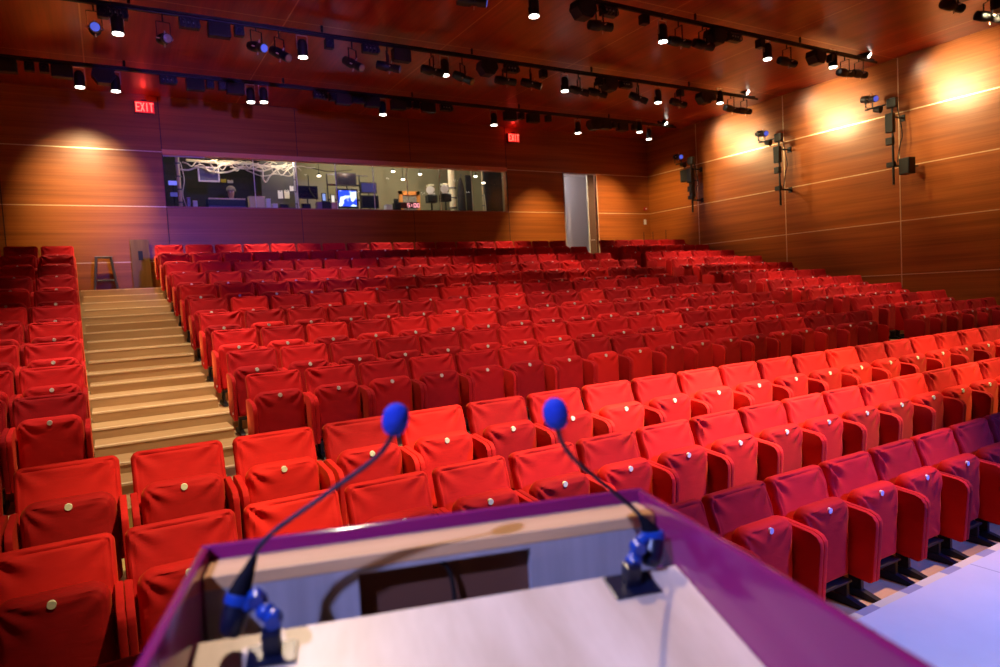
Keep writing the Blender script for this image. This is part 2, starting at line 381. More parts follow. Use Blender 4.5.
ORD = ['zeroth', 'first', 'second', 'third', 'fourth', 'fifth', 'sixth', 'seventh', 'eighth', 'ninth', 'tenth', 'eleventh', 'twelfth', 'thirteenth', 'fourteenth', 'fifteenth', 'sixteenth', 'seventeenth', 'eighteenth', 'nineteenth', 'twentieth', 'twenty-first', 'twenty-second', 'twenty-third', 'twenty-fourth']
def seat(x, i, label, group, marker=0):
    t = empty('theatre_seat', (x, YT[i], FZ[i])); tag(t, label, 'seat', group)
    v = random.randrange(5)
    obj('backrest', BACKS[v], t); sp_ = obj('seat_pad', SEATS[random.randrange(5)], t)
    d = obj('number_disc', DISCM, sp_); d['label'] = 'white number disc'
    for s in (-1, 1):
        obj('armrest', ARM[s], t); obj('leg', LEG[s], t)
    obj('seat_frame', FRAME, t)
    if marker:
        m = obj('row_marker', MARK, t, (marker*(PITCHX/2), -.37, .24)); m['label'] = 'small white marker'
    return t
ROWN = ['back row', 'second row from the back', 'third row from the back', 'fourth row from the back', 'fifth row from the back', 'fifth row above the cross aisle', 'fourth row above the cross aisle', 'third row above the cross aisle', 'second row above the cross aisle', 'first row above the cross aisle']
GAP = (PITCHX-.515)/2
for i in range(10):
    x0 = (.80+.0165*i)*U
    if i == 9: x0 = .955*U
    for k in range(18):
        seat(x0+.2575+PITCHX*k, i, 'red folding seat, centre block, %s from left aisle, %s' % (ORD[k+1], ROWN[i]), 'red seats in the centre block', -1 if k == 0 else 0)
    x0 = (10.67+.009*i)*U
    for k in range(6):
        seat(x0+.2575+PITCHX*k, i, 'red folding seat, right wall block, %s from aisle, %s' % (ORD[k+1], ROWN[i]), 'red seats beside the right wall', -1 if k == 0 else 0)
    x1 = (-.39+.023*i)*U
    for k in range(3 if i < 3 else 2):
        seat(x1-.2575-PITCHX*k, i, 'red folding seat left of stairs, %s from steps, %s' % (ORD[k+1], ROWN[i]), 'red seats left of the stairs', 1 if k == 0 else 0)
FR = {10: (-.41*U, -1, 20, 'third row from the stage', {-1: -.06, 0: -.05, 1: -.035, 2: -.02}), 11: (-.01*U, -1, 15, 'second row from the stage', {}), 12: (2.615*U, -6, 6, 'row nearest the stage', {})}
for i, (x0, ka, kb, nm, off) in FR.items():
    n = 0
    for k in range(ka, kb+1):
        n += 1
        if i == 12 and -5 <= k <= -2: continue      # behind the lectern
        lab = 'red velvet folding seat, %s from the left in the %s' % (ORD[n], nm)
        if i == 12: lab = 'red velvet folding seat left of the lectern in the row nearest the stage' if k < 0 and k < -1 else 'red velvet folding seat, %s to the right of the lectern, row nearest the stage' % ORD[k+2]
        seat(x0+.2575+PITCHX*k+off.get(k, 0)*U, i, lab, 'red seats in the front rows')

# ------------------------------------------------------------------ lectern
AZ = math.radians(16.7); LO = Vector((0, 0, CZ))
lec = empty('lectern', (0, 0, 0), -AZ); tag(lec, 'wood and purple lectern with a sloping maple top and two microphones on it', 'lectern')
def lrel(l, d, z): return (l, d, z+CZ)           # lectern frame: l across, d away from the speaker, z below the eye
RIM = -.350; L0, L1, D0, D1 = -.207, .478, .42, 1.052
bm = bmesh.new()
def sidewall(bm, l0, l1, d0, d1):
    bx(bm, l0, l1, d0, d1, 0.02, RIM+CZ, .004)
sidewall(bm, L0-.014, L0, D0, D1); ob('side_panel', bm, PURPLE, lec, True)
bm = bmesh.new(); sidewall(bm, L1, L1+.014, D0, D1); ob('side_panel', bm, PURPLE, lec, True)
bm = bmesh.new(); sidewall(bm, L0-.014, L1+.014, D1, D1+.014); ob('front_panel', bm, PURPLE, lec, True)
zl = -.370; dN = .984
bm = bmesh.new(); bx(bm, L0+.001, L1-.001, dN, D1-.001, zl+CZ-.02, zl+CZ, .002); ob('ledge', bm, wood('ply_edge', (.72, .40, .17), (.88, .54, .27), (2, 20, 20), .4), lec)
zd = lambda d: -.43+.19*(d-.92); dE = .918
# face with the letter-box opening
OL0, OL1, OZ1 = .003, .265, -.397
bm = bmesh.new()
zb = -.56
bx(bm, L0+.001, OL0, dN, dN+.018, zb+CZ, zl+CZ-.02); bx(bm, OL1, L1-.001, dN, dN+.018, zb+CZ, zl+CZ-.02); bx(bm, OL0, OL1, dN, dN+.018, OZ1+CZ, zl+CZ-.02)
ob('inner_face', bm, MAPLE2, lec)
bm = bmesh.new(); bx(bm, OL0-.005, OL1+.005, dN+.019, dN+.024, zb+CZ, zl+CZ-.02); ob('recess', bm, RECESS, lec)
bm = bmesh.new(); tube(bm, smooth_path([lrel(.120, dN+.010, OZ1), lrel(.140, dN+.008, OZ1-.025), lrel(.146, dN+.004, OZ1-.12)]), .0035); ob('cable', bm, BLACK, lec, True)
bm = bmesh.new()
d_ = [(.40, zd(.40)), (dE, zd(dE)), (dE, zd(dE)-.022), (.40, zd(.40)-.022)]
extrude(bm, [(a, b+CZ) for a, b in d_], L0+.002, L1-.002); ob('reading_desk', bm, MAPLE, lec)
bm = bmesh.new(); bx(bm, L0+.002, L1-.002, .50, D1-.02, .02, .95); ob('cabinet', bm, BOARD, lec)
# ------------------------------------------------------------------ microphones
ROTL = Matrix.Rotation(-AZ, 3, 'Z')
def lw(l, d, z): return ROTL @ Vector((l, d, z)) + Vector((0, 0, CZ))
def on_desk(px, py, lift=0):
    d = ray(px, py); dd = ROTL @ Vector((0, 1, 0))
    return CAM+d*((-.43-.19*.92+lift)/(d.z-.19*d.dot(dd)))
DN = ROTL @ Vector((0, -.187, .982)); DR = ROTL @ Vector((1, 0, 0)); DF = DN.cross(DR)
MDES = Matrix((DR, DF, DN)).transposed()
MATTE = mat('matte_rubber', (.006, .005, .010), .8, spec=.12)
def microphone(base, plate, neck, foam, boot, body, ring, bracket, screws, foot, label):
    t = empty('gooseneck_microphone', base); tag(t, label, 'microphone', 'gooseneck microphones on the lectern')
    B = lambda v: v-base
    bm = bmesh.new(); box(bm, DN*.0025, (plate[0], plate[1], .004), .001, MDES); ob('base_plate', bm, NAVY, t)
    bm = bmesh.new(); tube(bm, [B(p) for p in smooth_path(bracket, 5)], .0095, 10)
    for p in bracket[1:-1]: bmesh.ops.create_uvsphere(bm, u_segments=14, v_segments=10, radius=.0125, matrix=Matrix.Translation(B(p)))
    ob('bracket', bm, BLUEPL, t, True)
    bm = bmesh.new()
    for p in screws: c = B(p); cyl(bm, c+DF*.004, c-DF*.012, .0105, .0095, 16)
    ob('thumb_screw', bm, BLUEPL, t, True)
    bm = bmesh.new(); box(bm, B(foot)+DN*.018, (.023, .022, .034), .003, MDES); ob('foot_block', bm, NAVY, t)
    bm = bmesh.new(); q = B(body[1])-B(body[0]); lathe(bm, [(.010, 0), (.0155, .006), (.0165, q.length*.5), (.0165, q.length*.9), (.012, q.length)], axis_matrix(B(body[0]), q), 18); ob('shock_mount', bm, NAVY, t, True)
    bm = bmesh.new(); q = (B(ring[1])-B(ring[0])); lathe(bm, [(.0165, 0), (.0185, .002), (.0185, q.length-.002), (.0165, q.length)], axis_matrix(B(ring[0]), q), 20); ob('ring', bm, BLUEPL, t, True)
    bm = bmesh.new(); bt = [B(p) for p in boot]; n = len(bt); tube(bm, bt, [.0165-(.0165-.0038)*i/(n-1) for i in range(n)], 14); ob('boot', bm, MATTE, t, True)
    bm = bmesh.new(); tube(bm, [B(p) for p in smooth_path(neck, 10)], .0034, 12); ob('gooseneck', bm, GOOSE, t, True)
    bm = bmesh.new(); mm = axis_matrix(B(foam[0]), foam[1]-foam[0])
    lathe(bm, [(.004, 0), (.0110, .002), (.0150, .008), (.0172, .016), (.0176, .022), (.0164, .031), (.0125, .038), (.007, .042), (.002, .0435)], mm, 24)
    ob('windscreen', bm, FOAM, t, True)
    return t
P_ = atD
microphone(on_desk(272, 656), (.060, .040), [P_(254, 556, .885), P_(260, 546, .886), P_(277, 529, .89), P_(325, 495, .895), P_(372, 461, .895), P_(388, 443, .893), P_(394, 430, .89)],
           (P_(392, 434, .89), P_(400, 401, .88)), [P_(237, 600, .865), P_(243, 584, .87), P_(249, 570, .877), P_(255, 555, .885)],
           (P_(230, 637, .852), P_(240, 594, .868)), (P_(238, 605, .864), P_(241, 594, .867)),
           [P_(246, 607, .86), P_(258, 600, .86), P_(266, 612, .855), P_(273, 618, .852), P_(273, 632, .85)], [P_(256, 597, .858), P_(273, 618, .846)], on_desk(273, 654),
           'microphone at the left end of the lectern, its blue foam tip leaning right')
microphone(on_desk(632, 586), (.070, .052), [P_(641, 517, 1.03), P_(636, 511, 1.028), P_(626, 502, 1.02), P_(600, 481, .99), P_(575, 460, .955), P_(562, 442, .94), P_(557, 426, .93)],
           (P_(558, 428, .93), P_(553, 396, .92)), [P_(652, 536, 1.035), P_(649, 529, 1.034), P_(645, 522, 1.032), P_(640, 516, 1.03)],
           (P_(650, 566, 1.01), P_(654, 537, 1.03)), (P_(653, 541, 1.03), P_(652, 531, 1.032)),
           [P_(644, 538, 1.02), P_(638, 548, 1.01), P_(634, 560, 1.0), P_(631, 572, .99), P_(630, 584, .98)], [P_(637, 546, 1.0), P_(632, 562, .985)], on_desk(631, 585),
           'microphone at the right end of the lectern, its blue foam tip leaning left')
# ------------------------------------------------------------------ things by the back wall
st = empty('bar_stool', (.03, BY-.38, FZ[0])); tag(st, 'grey steel bar stool standing at the top of the left stairs', 'stool')
sh = .755
bm = bmesh.new(); box(bm, (0, 0, sh), (.33, .33, .022), .008); ob('seat', bm, STEEL, st)
for sx in (-1, 1):
    for sy in (-1, 1):
        bm = bmesh.new(); cyl(bm, (sx*.135, sy*.135, sh-.01), (sx*.215, sy*.215, .0), .026, .020, 10); ob('leg', bm, STEEL, st)
bm = bmesh.new()
for sx, sy, tx, ty in ((-1, -1, 1, -1), (1, -1, 1, 1), (1, 1, -1, 1), (-1, 1, -1, -1)):
    cyl(bm, (sx*.185, sy*.185, .27), (tx*.185, ty*.185, .27), .009, .009, 8)
ob('foot_rail', bm, STEEL, st)
wb = empty('wooden_board', (.735, BY-.16, FZ[0])); tag(wb, 'tall oak board with a dark slot leaning against the back wall by the stairs', 'board')
bm = bmesh.new(); r_ = Matrix.Rotation(-math.radians(4), 3, 'X')
box(bm, (0, .04, .575), (.37, .035, 1.15), .003, r_)
ob('panel', bm, BOARD, wb)
bm = bmesh.new(); box(bm, (0, .0195, .80), (.09, .008, .20), 0, r_); ob('slot_lining', bm, BLACK, wb)
# exit signs
LETR = mat('exit_red', (.4, .01, .01), .4, emit=(1, .02, .02), es=.55)
LETW = mat('exit_glow', (.9, .3, .25), .4, emit=(1, .16, .10), es=1.5)
STROKES = {'E': [(0, 0, 0, 1), (0, 1, 1, 1), (0, .5, .8, .5), (0, 0, 1, 0)], 'X': [(0, 0, 1, 1), (0, 1, 1, 0)], 'I': [(.5, 0, .5, 1)], 'T': [(0, 1, 1, 1), (.5, 0, .5, 1)],
           '5': [(1, 1, 0, 1), (0, 1, 0, .5), (0, .5, 1, .5), (1, .5, 1, 0), (1, 0, 0, 0)], '0': [(0, 0, 1, 0), (1, 0, 1, 1), (1, 1, 0, 1), (0, 1, 0, 0)], ':': [(.5, .25, .5, .35), (.5, .65, .5, .75)]}
def letters(bm, txt, x, z, wl, hl, gap, y, th, dy=.004):
    for ch in txt:
        for a, b, c, d in STROKES[ch]:
            p, q_ = Vector((x+a*wl, y, z+b*hl)), Vector((x+c*wl, y, z+d*hl)); m_ = (p+q_)/2; L = (q_-p).length+th
            ang = math.atan2(q_.z-p.z, q_.x-p.x); box(bm, m_, (L, dy, th), 0, Matrix.Rotation(-ang, 3, 'Y'))
        x += wl+gap
def exit_sign(px, py, label):
    p = atY(px, py, BY-.05)
    t = empty('exit_sign', p); tag(t, label, 'exit sign', 'red lit exit signs')
    bm = bmesh.new(); bx(bm, -.20, .20, -.02, .045, -.13, .13, .006); ob('housing', bm, mat('exit_housing', (.10, .006, .006), .4), t)
    bm = bmesh.new(); bx(bm, -.19, .19, -.026, -.0205, -.12, .12); ob('face', bm, LETR, t)
    bm = bmesh.new(); letters(bm, 'EXIT', -.16, -.085, .06, .17, .028, -.03, .022); ob('lettering', bm, LETW, t)
    bm = bmesh.new(); bx(bm, -.05, .05, -.01, .04, .13, .17); ob('canopy', bm, BLACK, t)
exit_sign(144.5, 107.5, 'red lit EXIT sign above the left stairs'); exit_sign(513.5, 138, 'red lit EXIT sign right of the control booth window')
# small wall devices near the right corner
p = atY(645, 209, BY); t = empty('fire_alarm', p); tag(t, 'small red fire alarm box on the back wall near the right corner', 'fire alarm')
bm = bmesh.new(); bx(bm, -.06, .06, -.05, 0, -.04, .05, .006); ob('box', bm, mat('alarm_red', (.5, .01, .01), .4), t); bm = bmesh.new(); cyl(bm, (0, -.05, 0), (0, -.062, 0), .022, .018); ob('sounder', bm, WHITE, t)
p = atY(645, 222, BY); t = empty('light_switch', p); tag(t, 'white light switch on the back wall below the fire alarm', 'light switch')
bm = bmesh.new(); bx(bm, -.05, .05, -.012, 0, -.08, .08, .004); ob('plate', bm, WHITE, t); bm = bmesh.new(); bx(bm, -.016, .016, -.024, -.012, -.035, .035, .004); ob('toggle', bm, WHITE, t)
for px, lab in ((644, 'thin dark stand against the back wall left of the right corner'), (653, 'thin dark stand against the right wall just past the corner'), (666, 'thin dark stand by the right wall, farther from the corner')):
    p = atY(px, 236, BY-.35) if px < 650 else atX(px, 236, RX-.35)
    t = empty('thin_stand', (p.x, p.y, FZ[0])); tag(t, lab, 'stand', 'thin stands in the right back corner')
    bm = bmesh.new(); cyl(bm, (0, 0, .05), (0, 0, 1.25), .011, .008, 8); ob('pole', bm, DARKM, t)
    bm = bmesh.new()
    for a in range(3): cyl(bm, (0, 0, .3), (.1*math.cos(a*2.1), .1*math.sin(a*2.1), .0), .009, .009, 8)
    ob('tripod', bm, DARKM, t)

# ------------------------------------------------------------------ lighting bars and fixtures
PZ = 4.62+CZ
BARS = {'A': (14.72, -3.6, 15.0, 'back lighting bar'), 'B': (11.74, -3.6, 14.9, 'second bar from the back'), 'C': (8.75, -3.6, 15.1, 'third bar from the back'), 'D': (5.75, -3.6, 15.3, 'bar nearest the stage')}
for kx, (y, x0, x1, nm) in BARS.items():
    t = empty('lighting_bar', ((x0+x1)/2, y, PZ)); tag(t, {'A': 'black lighting bar nearest the back wall', 'B': 'black lighting bar, second from the back wall', 'C': 'black lighting bar, third from the back wall', 'D': 'black lighting bar nearest the stage'}[kx], 'lighting bar', 'black lighting bars under the ceiling')
    L = (x1-x0)/2
    bm = bmesh.new(); cyl(bm, (-L, 0, 0), (L, 0, 0), .026, .026, 12); bx(bm, -L+.1, L-.1, -.015, .015, .028, .055); ob('pipe', bm, BLACK, t)
    for xh in [-2.3+2.95*i for i in range(7)]:
        if x0 < xh < x1:
            bm = bmesh.new(); cyl(bm, (xh-(x0+x1)/2, 0, .07), (xh-(x0+x1)/2, 0, CEZ-PZ), .022, .022, 8); ob('hanger', bm, BLACK, t)
def set_(d): return {k: v for k, v in d.items()}
# can downlight, hanging, lens at the bottom; origin at lens centre, axis -z
bm = bmesh.new(); lathe(bm, [(.072, 0), (.084, 0), (.084, .21), (.072, .26), (.045, .29)], Matrix.Identity(4), 20); CAN_B = mesh('housing', bm, BLACK, True)
bm = bmesh.new(); lathe(bm, [(.076, -.012), (.076, .001)], Matrix.Identity(4), 20); CAN_L = mesh('lens', bm, LENS, True)
bm = bmesh.new(); bx(bm, -.094, -.086, -.013, .013, .12, .36); bx(bm, .086, .094, -.013, .013, .12, .36); bx(bm, -.094, .094, -.013, .013, .352, .36); CAN_Y = mesh('yoke', bm, SILVER)
# ellipsoidal spotlight: axis -y is the beam; origin mid body
bm = bmesh.new(); lathe(bm, [(.05, -.30), (.10, -.28), (.115, -.15), (.115, -.02), (.085, .02), (.085, .12), (.098, .14), (.098, .30), (.09, .30)], axis_matrix((0, 0, 0), (0, -1, 0)), 18)
bx(bm, -.13, .13, .04, .07, -.008, .008); bmesh.ops.scale(bm, vec=(.74, .74, .74), verts=bm.verts); ELL_B = mesh('barrel', bm, BLACK, True)
bm = bmesh.new(); lathe(bm, [(.086, .300), (.080, .315), (.05, .322)], axis_matrix((0, 0, 0), (0, -1, 0)), 18); bmesh.ops.scale(bm, vec=(.74, .74, .74), verts=bm.verts)
ELLM = {}
for k_, m_ in (('blue', BLUELENS), ('amber', AMBERLENS), ('grey', GREYLENS)):
    b2 = bm.copy(); ELLM[k_] = mesh('lens', b2, m_, True)
bm.free()
KM = mat('knob_pale', (.55, .40, .34), .4); KNOBS = []
for a in range(4):
    bm = bmesh.new(); x, z = .0925*math.cos(a*PI/2), .0925*math.sin(a*PI/2); cyl(bm, (x*.8, -.045, z*.8), (x*1.3, -.045, z*1.3), .010, .010, 8); KNOBS.append(mesh('shutter_knob', bm, KM))
def knobs(b):
    for k in KNOBS: obj('shutter_knob', k, b)
bm = bmesh.new(); bx(bm, -.102, -.096, -.012, .012, 0, .26); bx(bm, .096, .102, -.012, .012, 0, .26); bx(bm, -.102, .102, -.012, .012, .254, .26); ELL_Y = mesh('yoke', bm, DARKM)
bm = bmesh.new(); box(bm, (0, 0, 0), (.07, .07, .09), .01); bx(bm, -.012, .012, -.012, .012, .03, .14); CLAMP = mesh('clamp', bm, BLACK)
bm = bmesh.new(); box(bm, (0, 0, -.12), (.34, .16, .22), .012); PANEL_B = mesh('cabinet', bm, BLACK, False)
bm = bmesh.new(); box(bm, (0, -.083, -.12), (.31, .008, .19), .002); PANEL_F = mesh('grille', bm, BLACK2)
bm = bmesh.new(); bx(bm, -.12, -.10, -.02, .02, -.03, .0052); bx(bm, .10, .12, -.02, .02, -.03, .0052); PANEL_H = mesh('bracket', bm, BLACK)
bm = bmesh.new(); box(bm, (0, 0, -.09), (.15, .13, .16), .012); SMALL_B = mesh('housing', bm, BLACK)
bm = bmesh.new(); cyl(bm, (0, -.064, -.09), (0, -.075, -.09), .045, .04, 14); SMALL_F = mesh('lens', bm, NAVY)
bm = bmesh.new(); bx(bm, -.012, .012, -.012, .012, -.02, .0052); SMALL_H = mesh('stem', bm, BLACK)
bm = bmesh.new(); box(bm, (0, 0, -.0755), (.30, .12, .16), .01); JB = mesh('box', bm, BLACK)
bm = bmesh.new()
for i_ in range(4): x = -.11+.07*i_; tube(bm, smooth_path([(x, -.05, -.02), (x+.02, -.09, -.05), (x+.05, -.085, -.12), (x+.03, -.06, -.15)], 4), .011, 6)
JC = mesh('cable', bm, mat('cable_grey', (.06, .055, .06), .4), True)
bm = bmesh.new()
for i_ in range(3): box(bm, (-.08+.07*i_, -.068, -.08), (.03, .012, .03), .002)
JP = mesh('plug', bm, SILVER)
# box-shaped floodlight with angled housing
bm = bmesh.new(); extrude(bm, [(-.17, -.02), (.17, -.02), (.20, -.14), (.10, -.27), (-.10, -.27), (-.20, -.14)], -.11, .11, 1); QB = mesh('housing', bm, BLACK)
bm = bmesh.new(); extrude(bm, [(-.15, -.05), (.15, -.05), (.17, -.14), (.09, -.24), (-.09, -.24), (-.17, -.14)], -.125, -.111, 1); QF = mesh('front', bm, BLACK2)
bm = bmesh.new(); bx(bm, -.012, .012, -.012, .012, -.03, .0052); QH = mesh('stem', bm, BLACK)
cnt = {}
SPOTS = []
def label_fix(kind, bar):
    cnt[(kind, bar)] = cnt.get((kind, bar), 0)+1
    return ORD[cnt[(kind, bar)]]
def fixture(kind, bar, px, py, arg=None):
    y = BARS[bar][0]; p = atY(px, py, y); nm = BARS[bar][3]
    if kind in 'rsjq': p = Vector((p.x, y, PZ-.0300)); 
    n = None
    if kind == 'c':
        o_ = label_fix(kind, bar); t = empty('downlight', p); tag(t, 'black can downlight glowing white, %s from the left on the %s' % (o_, nm), 'downlight', 'can downlights on the lighting bars')
        obj('housing', CAN_B, t); obj('lens', CAN_L, t); obj('yoke', CAN_Y, t); 
        bm = bmesh.new(); cyl(bm, (0, 0, .36), (0, 0, max(.37, PZ-p.z-.0262)), .012, .012, 8); ob('stem', bm, BLACK, t)
        SPOTS.append((p+Vector((0, 0, -.03)), (0, 0, -1), bar, px))
    elif kind == 't':     # tilted can at the bar end, aimed at the right wall
        t = empty('downlight', p); tag(t, 'tilted black can lamp at the right end of the %s' % nm, 'downlight', 'can downlights on the lighting bars')
        d = Vector(arg)-p; t.rotation_euler = (-d).to_track_quat('Z', 'Y').to_euler()
        obj('housing', CAN_B, t); obj('lens', CAN_L, t); obj('yoke', CAN_Y, t)
        SPOTS.append((p+d.normalized()*.05, tuple(d.normalized()), 'wall', px))
    elif kind == 'e':
        o_ = label_fix(kind, bar); col, az, tilt = arg
        t = empty('stage_spotlight', p); tag(t, 'long black stage spotlight, %s from the left on the %s' % (o_, nm), 'spotlight', 'stage spotlights on the lighting bars')
        R_ = (math.radians(tilt), 0, math.radians(az))
        b = obj('barrel', ELL_B, t, rot=R_); b2 = obj('lens', ELLM[col], b)
        if col != 'grey': b2['label'] = {'blue': 'blue glowing lens', 'amber': 'amber lens'}[col]
        knobs(b); obj('yoke', ELL_Y, t, rot=(0, 0, math.radians(az)))
        bm = bmesh.new(); cyl(bm, (0, 0, .255), (0, 0, max(.27, PZ-p.z-.0262)), .012, .012, 8); ob('stem', bm, BLACK, t)
    elif kind == 'r':
        o_ = label_fix(kind, bar); t = empty('hanging_speaker', p); tag(t, 'black flat speaker box, %s from the left on the %s' % (o_, nm), 'speaker', 'speaker boxes on the lighting bars')
        obj('cabinet', PANEL_B, t); obj('grille', PANEL_F, t); obj('bracket', PANEL_H, t)
    elif kind == 's':
        o_ = label_fix(kind, bar); t = empty('hanging_lamp', p); tag(t, 'small square black lamp, %s from the left on the %s' % (o_, nm), 'lamp', 'small square lamps on the lighting bars')
        obj('housing', SMALL_B, t); obj('lens', SMALL_F, t); obj('stem', SMALL_H, t)
    elif kind == 'j':
        o_ = label_fix(kind, bar); t = empty('hanging_power_box', p); tag(t, 'black power box with cables, %s from the left on the %s' % (o_, nm), 'power box', 'power boxes on the lighting bars')
        obj('box', JB, t); obj('cable', JC, t); obj('plug', JP, t)
    elif kind == 'q':
        o_ = label_fix(kind, bar); t = empty('hanging_floodlight', p); tag(t, 'black six-sided floodlight, %s from the left on the %s' % (o_, nm), 'floodlight', 'floodlights on the lighting bars')
        obj('housing', QB, t); obj('front', QF, t); obj('stem', QH, t)
    return t
def wallpt(px, py): p = atX(px, py, RX); return (p.x, p.y, p.z)
for a in [('r', 5, 60), ('s', 29, 63), ('s', 44, 66), ('r', 62, 70), ('c', 80, 87), ('q', 103, 70), ('c', 116, 91), ('j', 168, 79), ('r', 195, 83), ('s', 210, 84), ('s', 222, 85), ('r', 235, 88), ('c', 251, 102), ('c', 264, 102), ('j', 320, 95), ('s', 332, 96), ('r', 343, 99), ('s', 355, 100), ('s', 361, 100), ('r', 372, 102), ('c', 383, 114.5), ('r', 398, 104), ('s', 408, 105), ('s', 416, 105), ('r', 428, 107), ('j', 446, 108), ('c', 494, 125), ('r', 510, 117), ('s', 521, 116), ('r', 533, 118), ('s', 548, 117), ('c', 578, 133), ('q', 594, 124), ('r', 605, 124), ('s', 614, 126), ('r', 622, 127), ('s', 634, 126), ('c', 639.5, 132), ('c', 649, 139)]:
    fixture(a[0], 'A', a[1], a[2])
fixture('t', 'A', 666, 124, (RX, 12.75, 3.2+CZ))
for a in [('e', 95, 29, ('blue', 0, 12)), ('s', 102, 8), ('j', 116, 7), ('c', 118, 33.5), ('e', 164, 39, ('grey', 8, 15)), ('j', 189, 21), ('r', 219, 30), ('s', 239, 32), ('e', 257, 47, ('blue', 20, 20)), ('e', 280, 54, ('amber', 30, 30)), ('c', 303, 57), ('s', 329, 44), ('e', 353, 64, ('amber', 30, 30)), ('j', 370, 47), ('e', 388, 67, ('grey', 60, 15)), ('r', 401, 53), ('e', 432, 71, ('grey', 85, 8)), ('c', 445, 75), ('e', 463, 78, ('amber', 35, 30)), ('q', 487, 66), ('j', 511, 68), ('e', 505, 81, ('grey', 80, 5)), ('e', 531, 84, ('grey', 50, 20)), ('s', 543, 72), ('c', 565, 91), ('e', 579, 91, ('amber', 70, 15)), ('s', 599, 80), ('e', 597, 93, ('grey', 80, 10)), ('q', 609, 85), ('j', 625, 83), ('e', 638, 98, ('grey', 60, 25)), ('c', 658, 102.5), ('e', 678, 103, ('grey', 85, 10)), ('s', 680, 92), ('q', 704, 97), ('s', 712, 96), ('c', 720, 103), ('e', 731, 109, ('grey', 88, 5)), ('e', 744, 111, ('grey', 88, 0))]:
    fixture(a[0], 'B', a[1], a[2], a[3] if len(a) > 3 else None)
fixture('t', 'B', 748, 92, (RX, 9.6, 3.2+CZ))
for a in [('e', 471, 1, ('blue', 70, 5)), ('c', 534, 16), ('q', 583, 5), ('j', 608, 10), ('e', 600, 26, ('grey', 85, 0)), ('s', 644, 18), ('c', 663, 41.5), ('e', 679, 42, ('grey', 80, 5)), ('e', 703, 45, ('grey', 85, 5)), ('q', 715, 35), ('j', 733, 38), ('s', 760, 40), ('c', 767.5, 59), ('e', 787, 62, ('grey', 85, 5)), ('q', 816, 52), ('s', 831, 55), ('c', 833, 67), ('e', 845, 73, ('grey', 88, 0)), ('e', 859, 74, ('grey', 88, 0))]:
    fixture(a[0], 'C', a[1], a[2], a[3] if len(a) > 3 else None)
fixture('t', 'C', 869, 56, (RX, 6.75, 3.2+CZ))
for a in [('q', 930, 0), ('e', 952, 6, ('grey', 80, 5)), ('e', 988, 17, ('amber', 60, 10)), ('q', 962, 12), ('r', 1000, 20)]:
    fixture(a[0], 'D', a[1], a[2], a[3] if len(a) > 3 else None)

# ------------------------------------------------------------------ booms on the right wall
def boom(px_pole, zb, zt, px, label, extra):
    pole = atX(px_pole, 150, RX-.42); y = pole.y
    t = empty('wall_boom', (RX-.42, y, zb)); tag(t, label, 'light boom', 'light booms on the right wall')
    bm = bmesh.new(); cyl(bm, (0, 0, 0), (0, 0, zt-zb), .025, .025, 10); ob('pole', bm, BLACK, t)
    for h in ((zt-zb)*.78, (zt-zb)*.22):
        bm = bmesh.new(); cyl(bm, (0, 0, h), (.42, -.0, h), .022, .022, 8); box(bm, (.41, 0, h), (.02, .10, .14)); ob('wall_bracket', bm, BLACK, t)
    bm = bmesh.new(); box(bm, (0, .05, (zt-zb)-.55), (.13, .17, .42), .01); ob('dimmer_box', bm, DARKM, t)
    bm = bmesh.new(); box(bm, (0, .06, (zt-zb)-.95), (.12, .15, .16), .01); box(bm, (0, .05, .45), (.10, .17, .11), .01); ob('junction_box', bm, BLACK, t)
    bm = bmesh.new(); cyl(bm, (0, -.06, zt-zb-.12), (0, .62, zt-zb-.12), .018, .018, 8); box(bm, (0, 0, zt-zb-.12), (.12, .22, .22), .03); cyl(bm, (0, .25, zt-zb-.2), (0, .40, zt-zb-.16), .08, .06, 12); ob('cross_arm', bm, BLACK, t)
    bm = bmesh.new(); tube(bm, smooth_path([(.05, -.08, zt-zb-.2), (.12, -.14, zt-zb-.8), (.10, -.10, (zt-zb)*.45), (.06, -.04, (zt-zb)*.2)], 6), .012, 6); ob('cable', bm, BLACK, t, True)
    s = empty('stage_spotlight', (RX-.42, y+.52, zt+.10)); tag(s, 'black spotlight with a blue lens clamped on the %s' % extra, 'spotlight', 'spotlights on the wall booms')
    R_ = (math.radians(12), 0, math.radians(-20))
    b = obj('barrel', ELL_B, s, rot=R_); b2 = obj('lens', ELLM['blue'], b); b2['label'] = 'blue glowing lens'; knobs(b)
    bm = bmesh.new(); bx(bm, -.135, -.127, -.015, .015, -.20, 0); bx(bm, .127, .135, -.015, .015, -.20, 0); bx(bm, -.135, .135, -.015, .015, -.205, -.197); ob('yoke', bm, DARKM, s)
    return t, y
boom(690.5, 2.1+CZ, 3.75+CZ, 0, 'black vertical light boom on the right wall nearest the back corner', 'boom nearest the back corner')
boom(779, 1.88+CZ, 3.75+CZ, 0, 'black vertical light boom in the middle of the right wall', 'middle wall boom')
boom(893, 1.93+CZ, 3.85+CZ, 0, 'tall black vertical light boom on the right wall nearest the stage', 'boom nearest the stage')
p = atX(685.5, 176, RX-.40)
def wspk(p, label, rz):
    s = empty('wall_speaker', p, rz); tag(s, label, 'speaker', 'small speakers on the right wall')
    bm = bmesh.new(); box(bm, (0, 0, 0), (.20, .26, .36), .015); ob('cabinet', bm, DARKM, s); bm = bmesh.new(); box(bm, (-.103, 0, 0), (.008, .23, .33), .003); ob('grille', bm, BLACK2, s)
    bm = bmesh.new(); cyl(bm, (.10, 0, 0), (.30, -.02, 0), .018, .018, 8); ob('bracket', bm, BLACK, s)
wspk(p, 'small dark speaker beside the boom nearest the back corner', .2)
wspk(atX(907, 166, RX-.33), 'small dark speaker right of the boom nearest the stage', -.2)
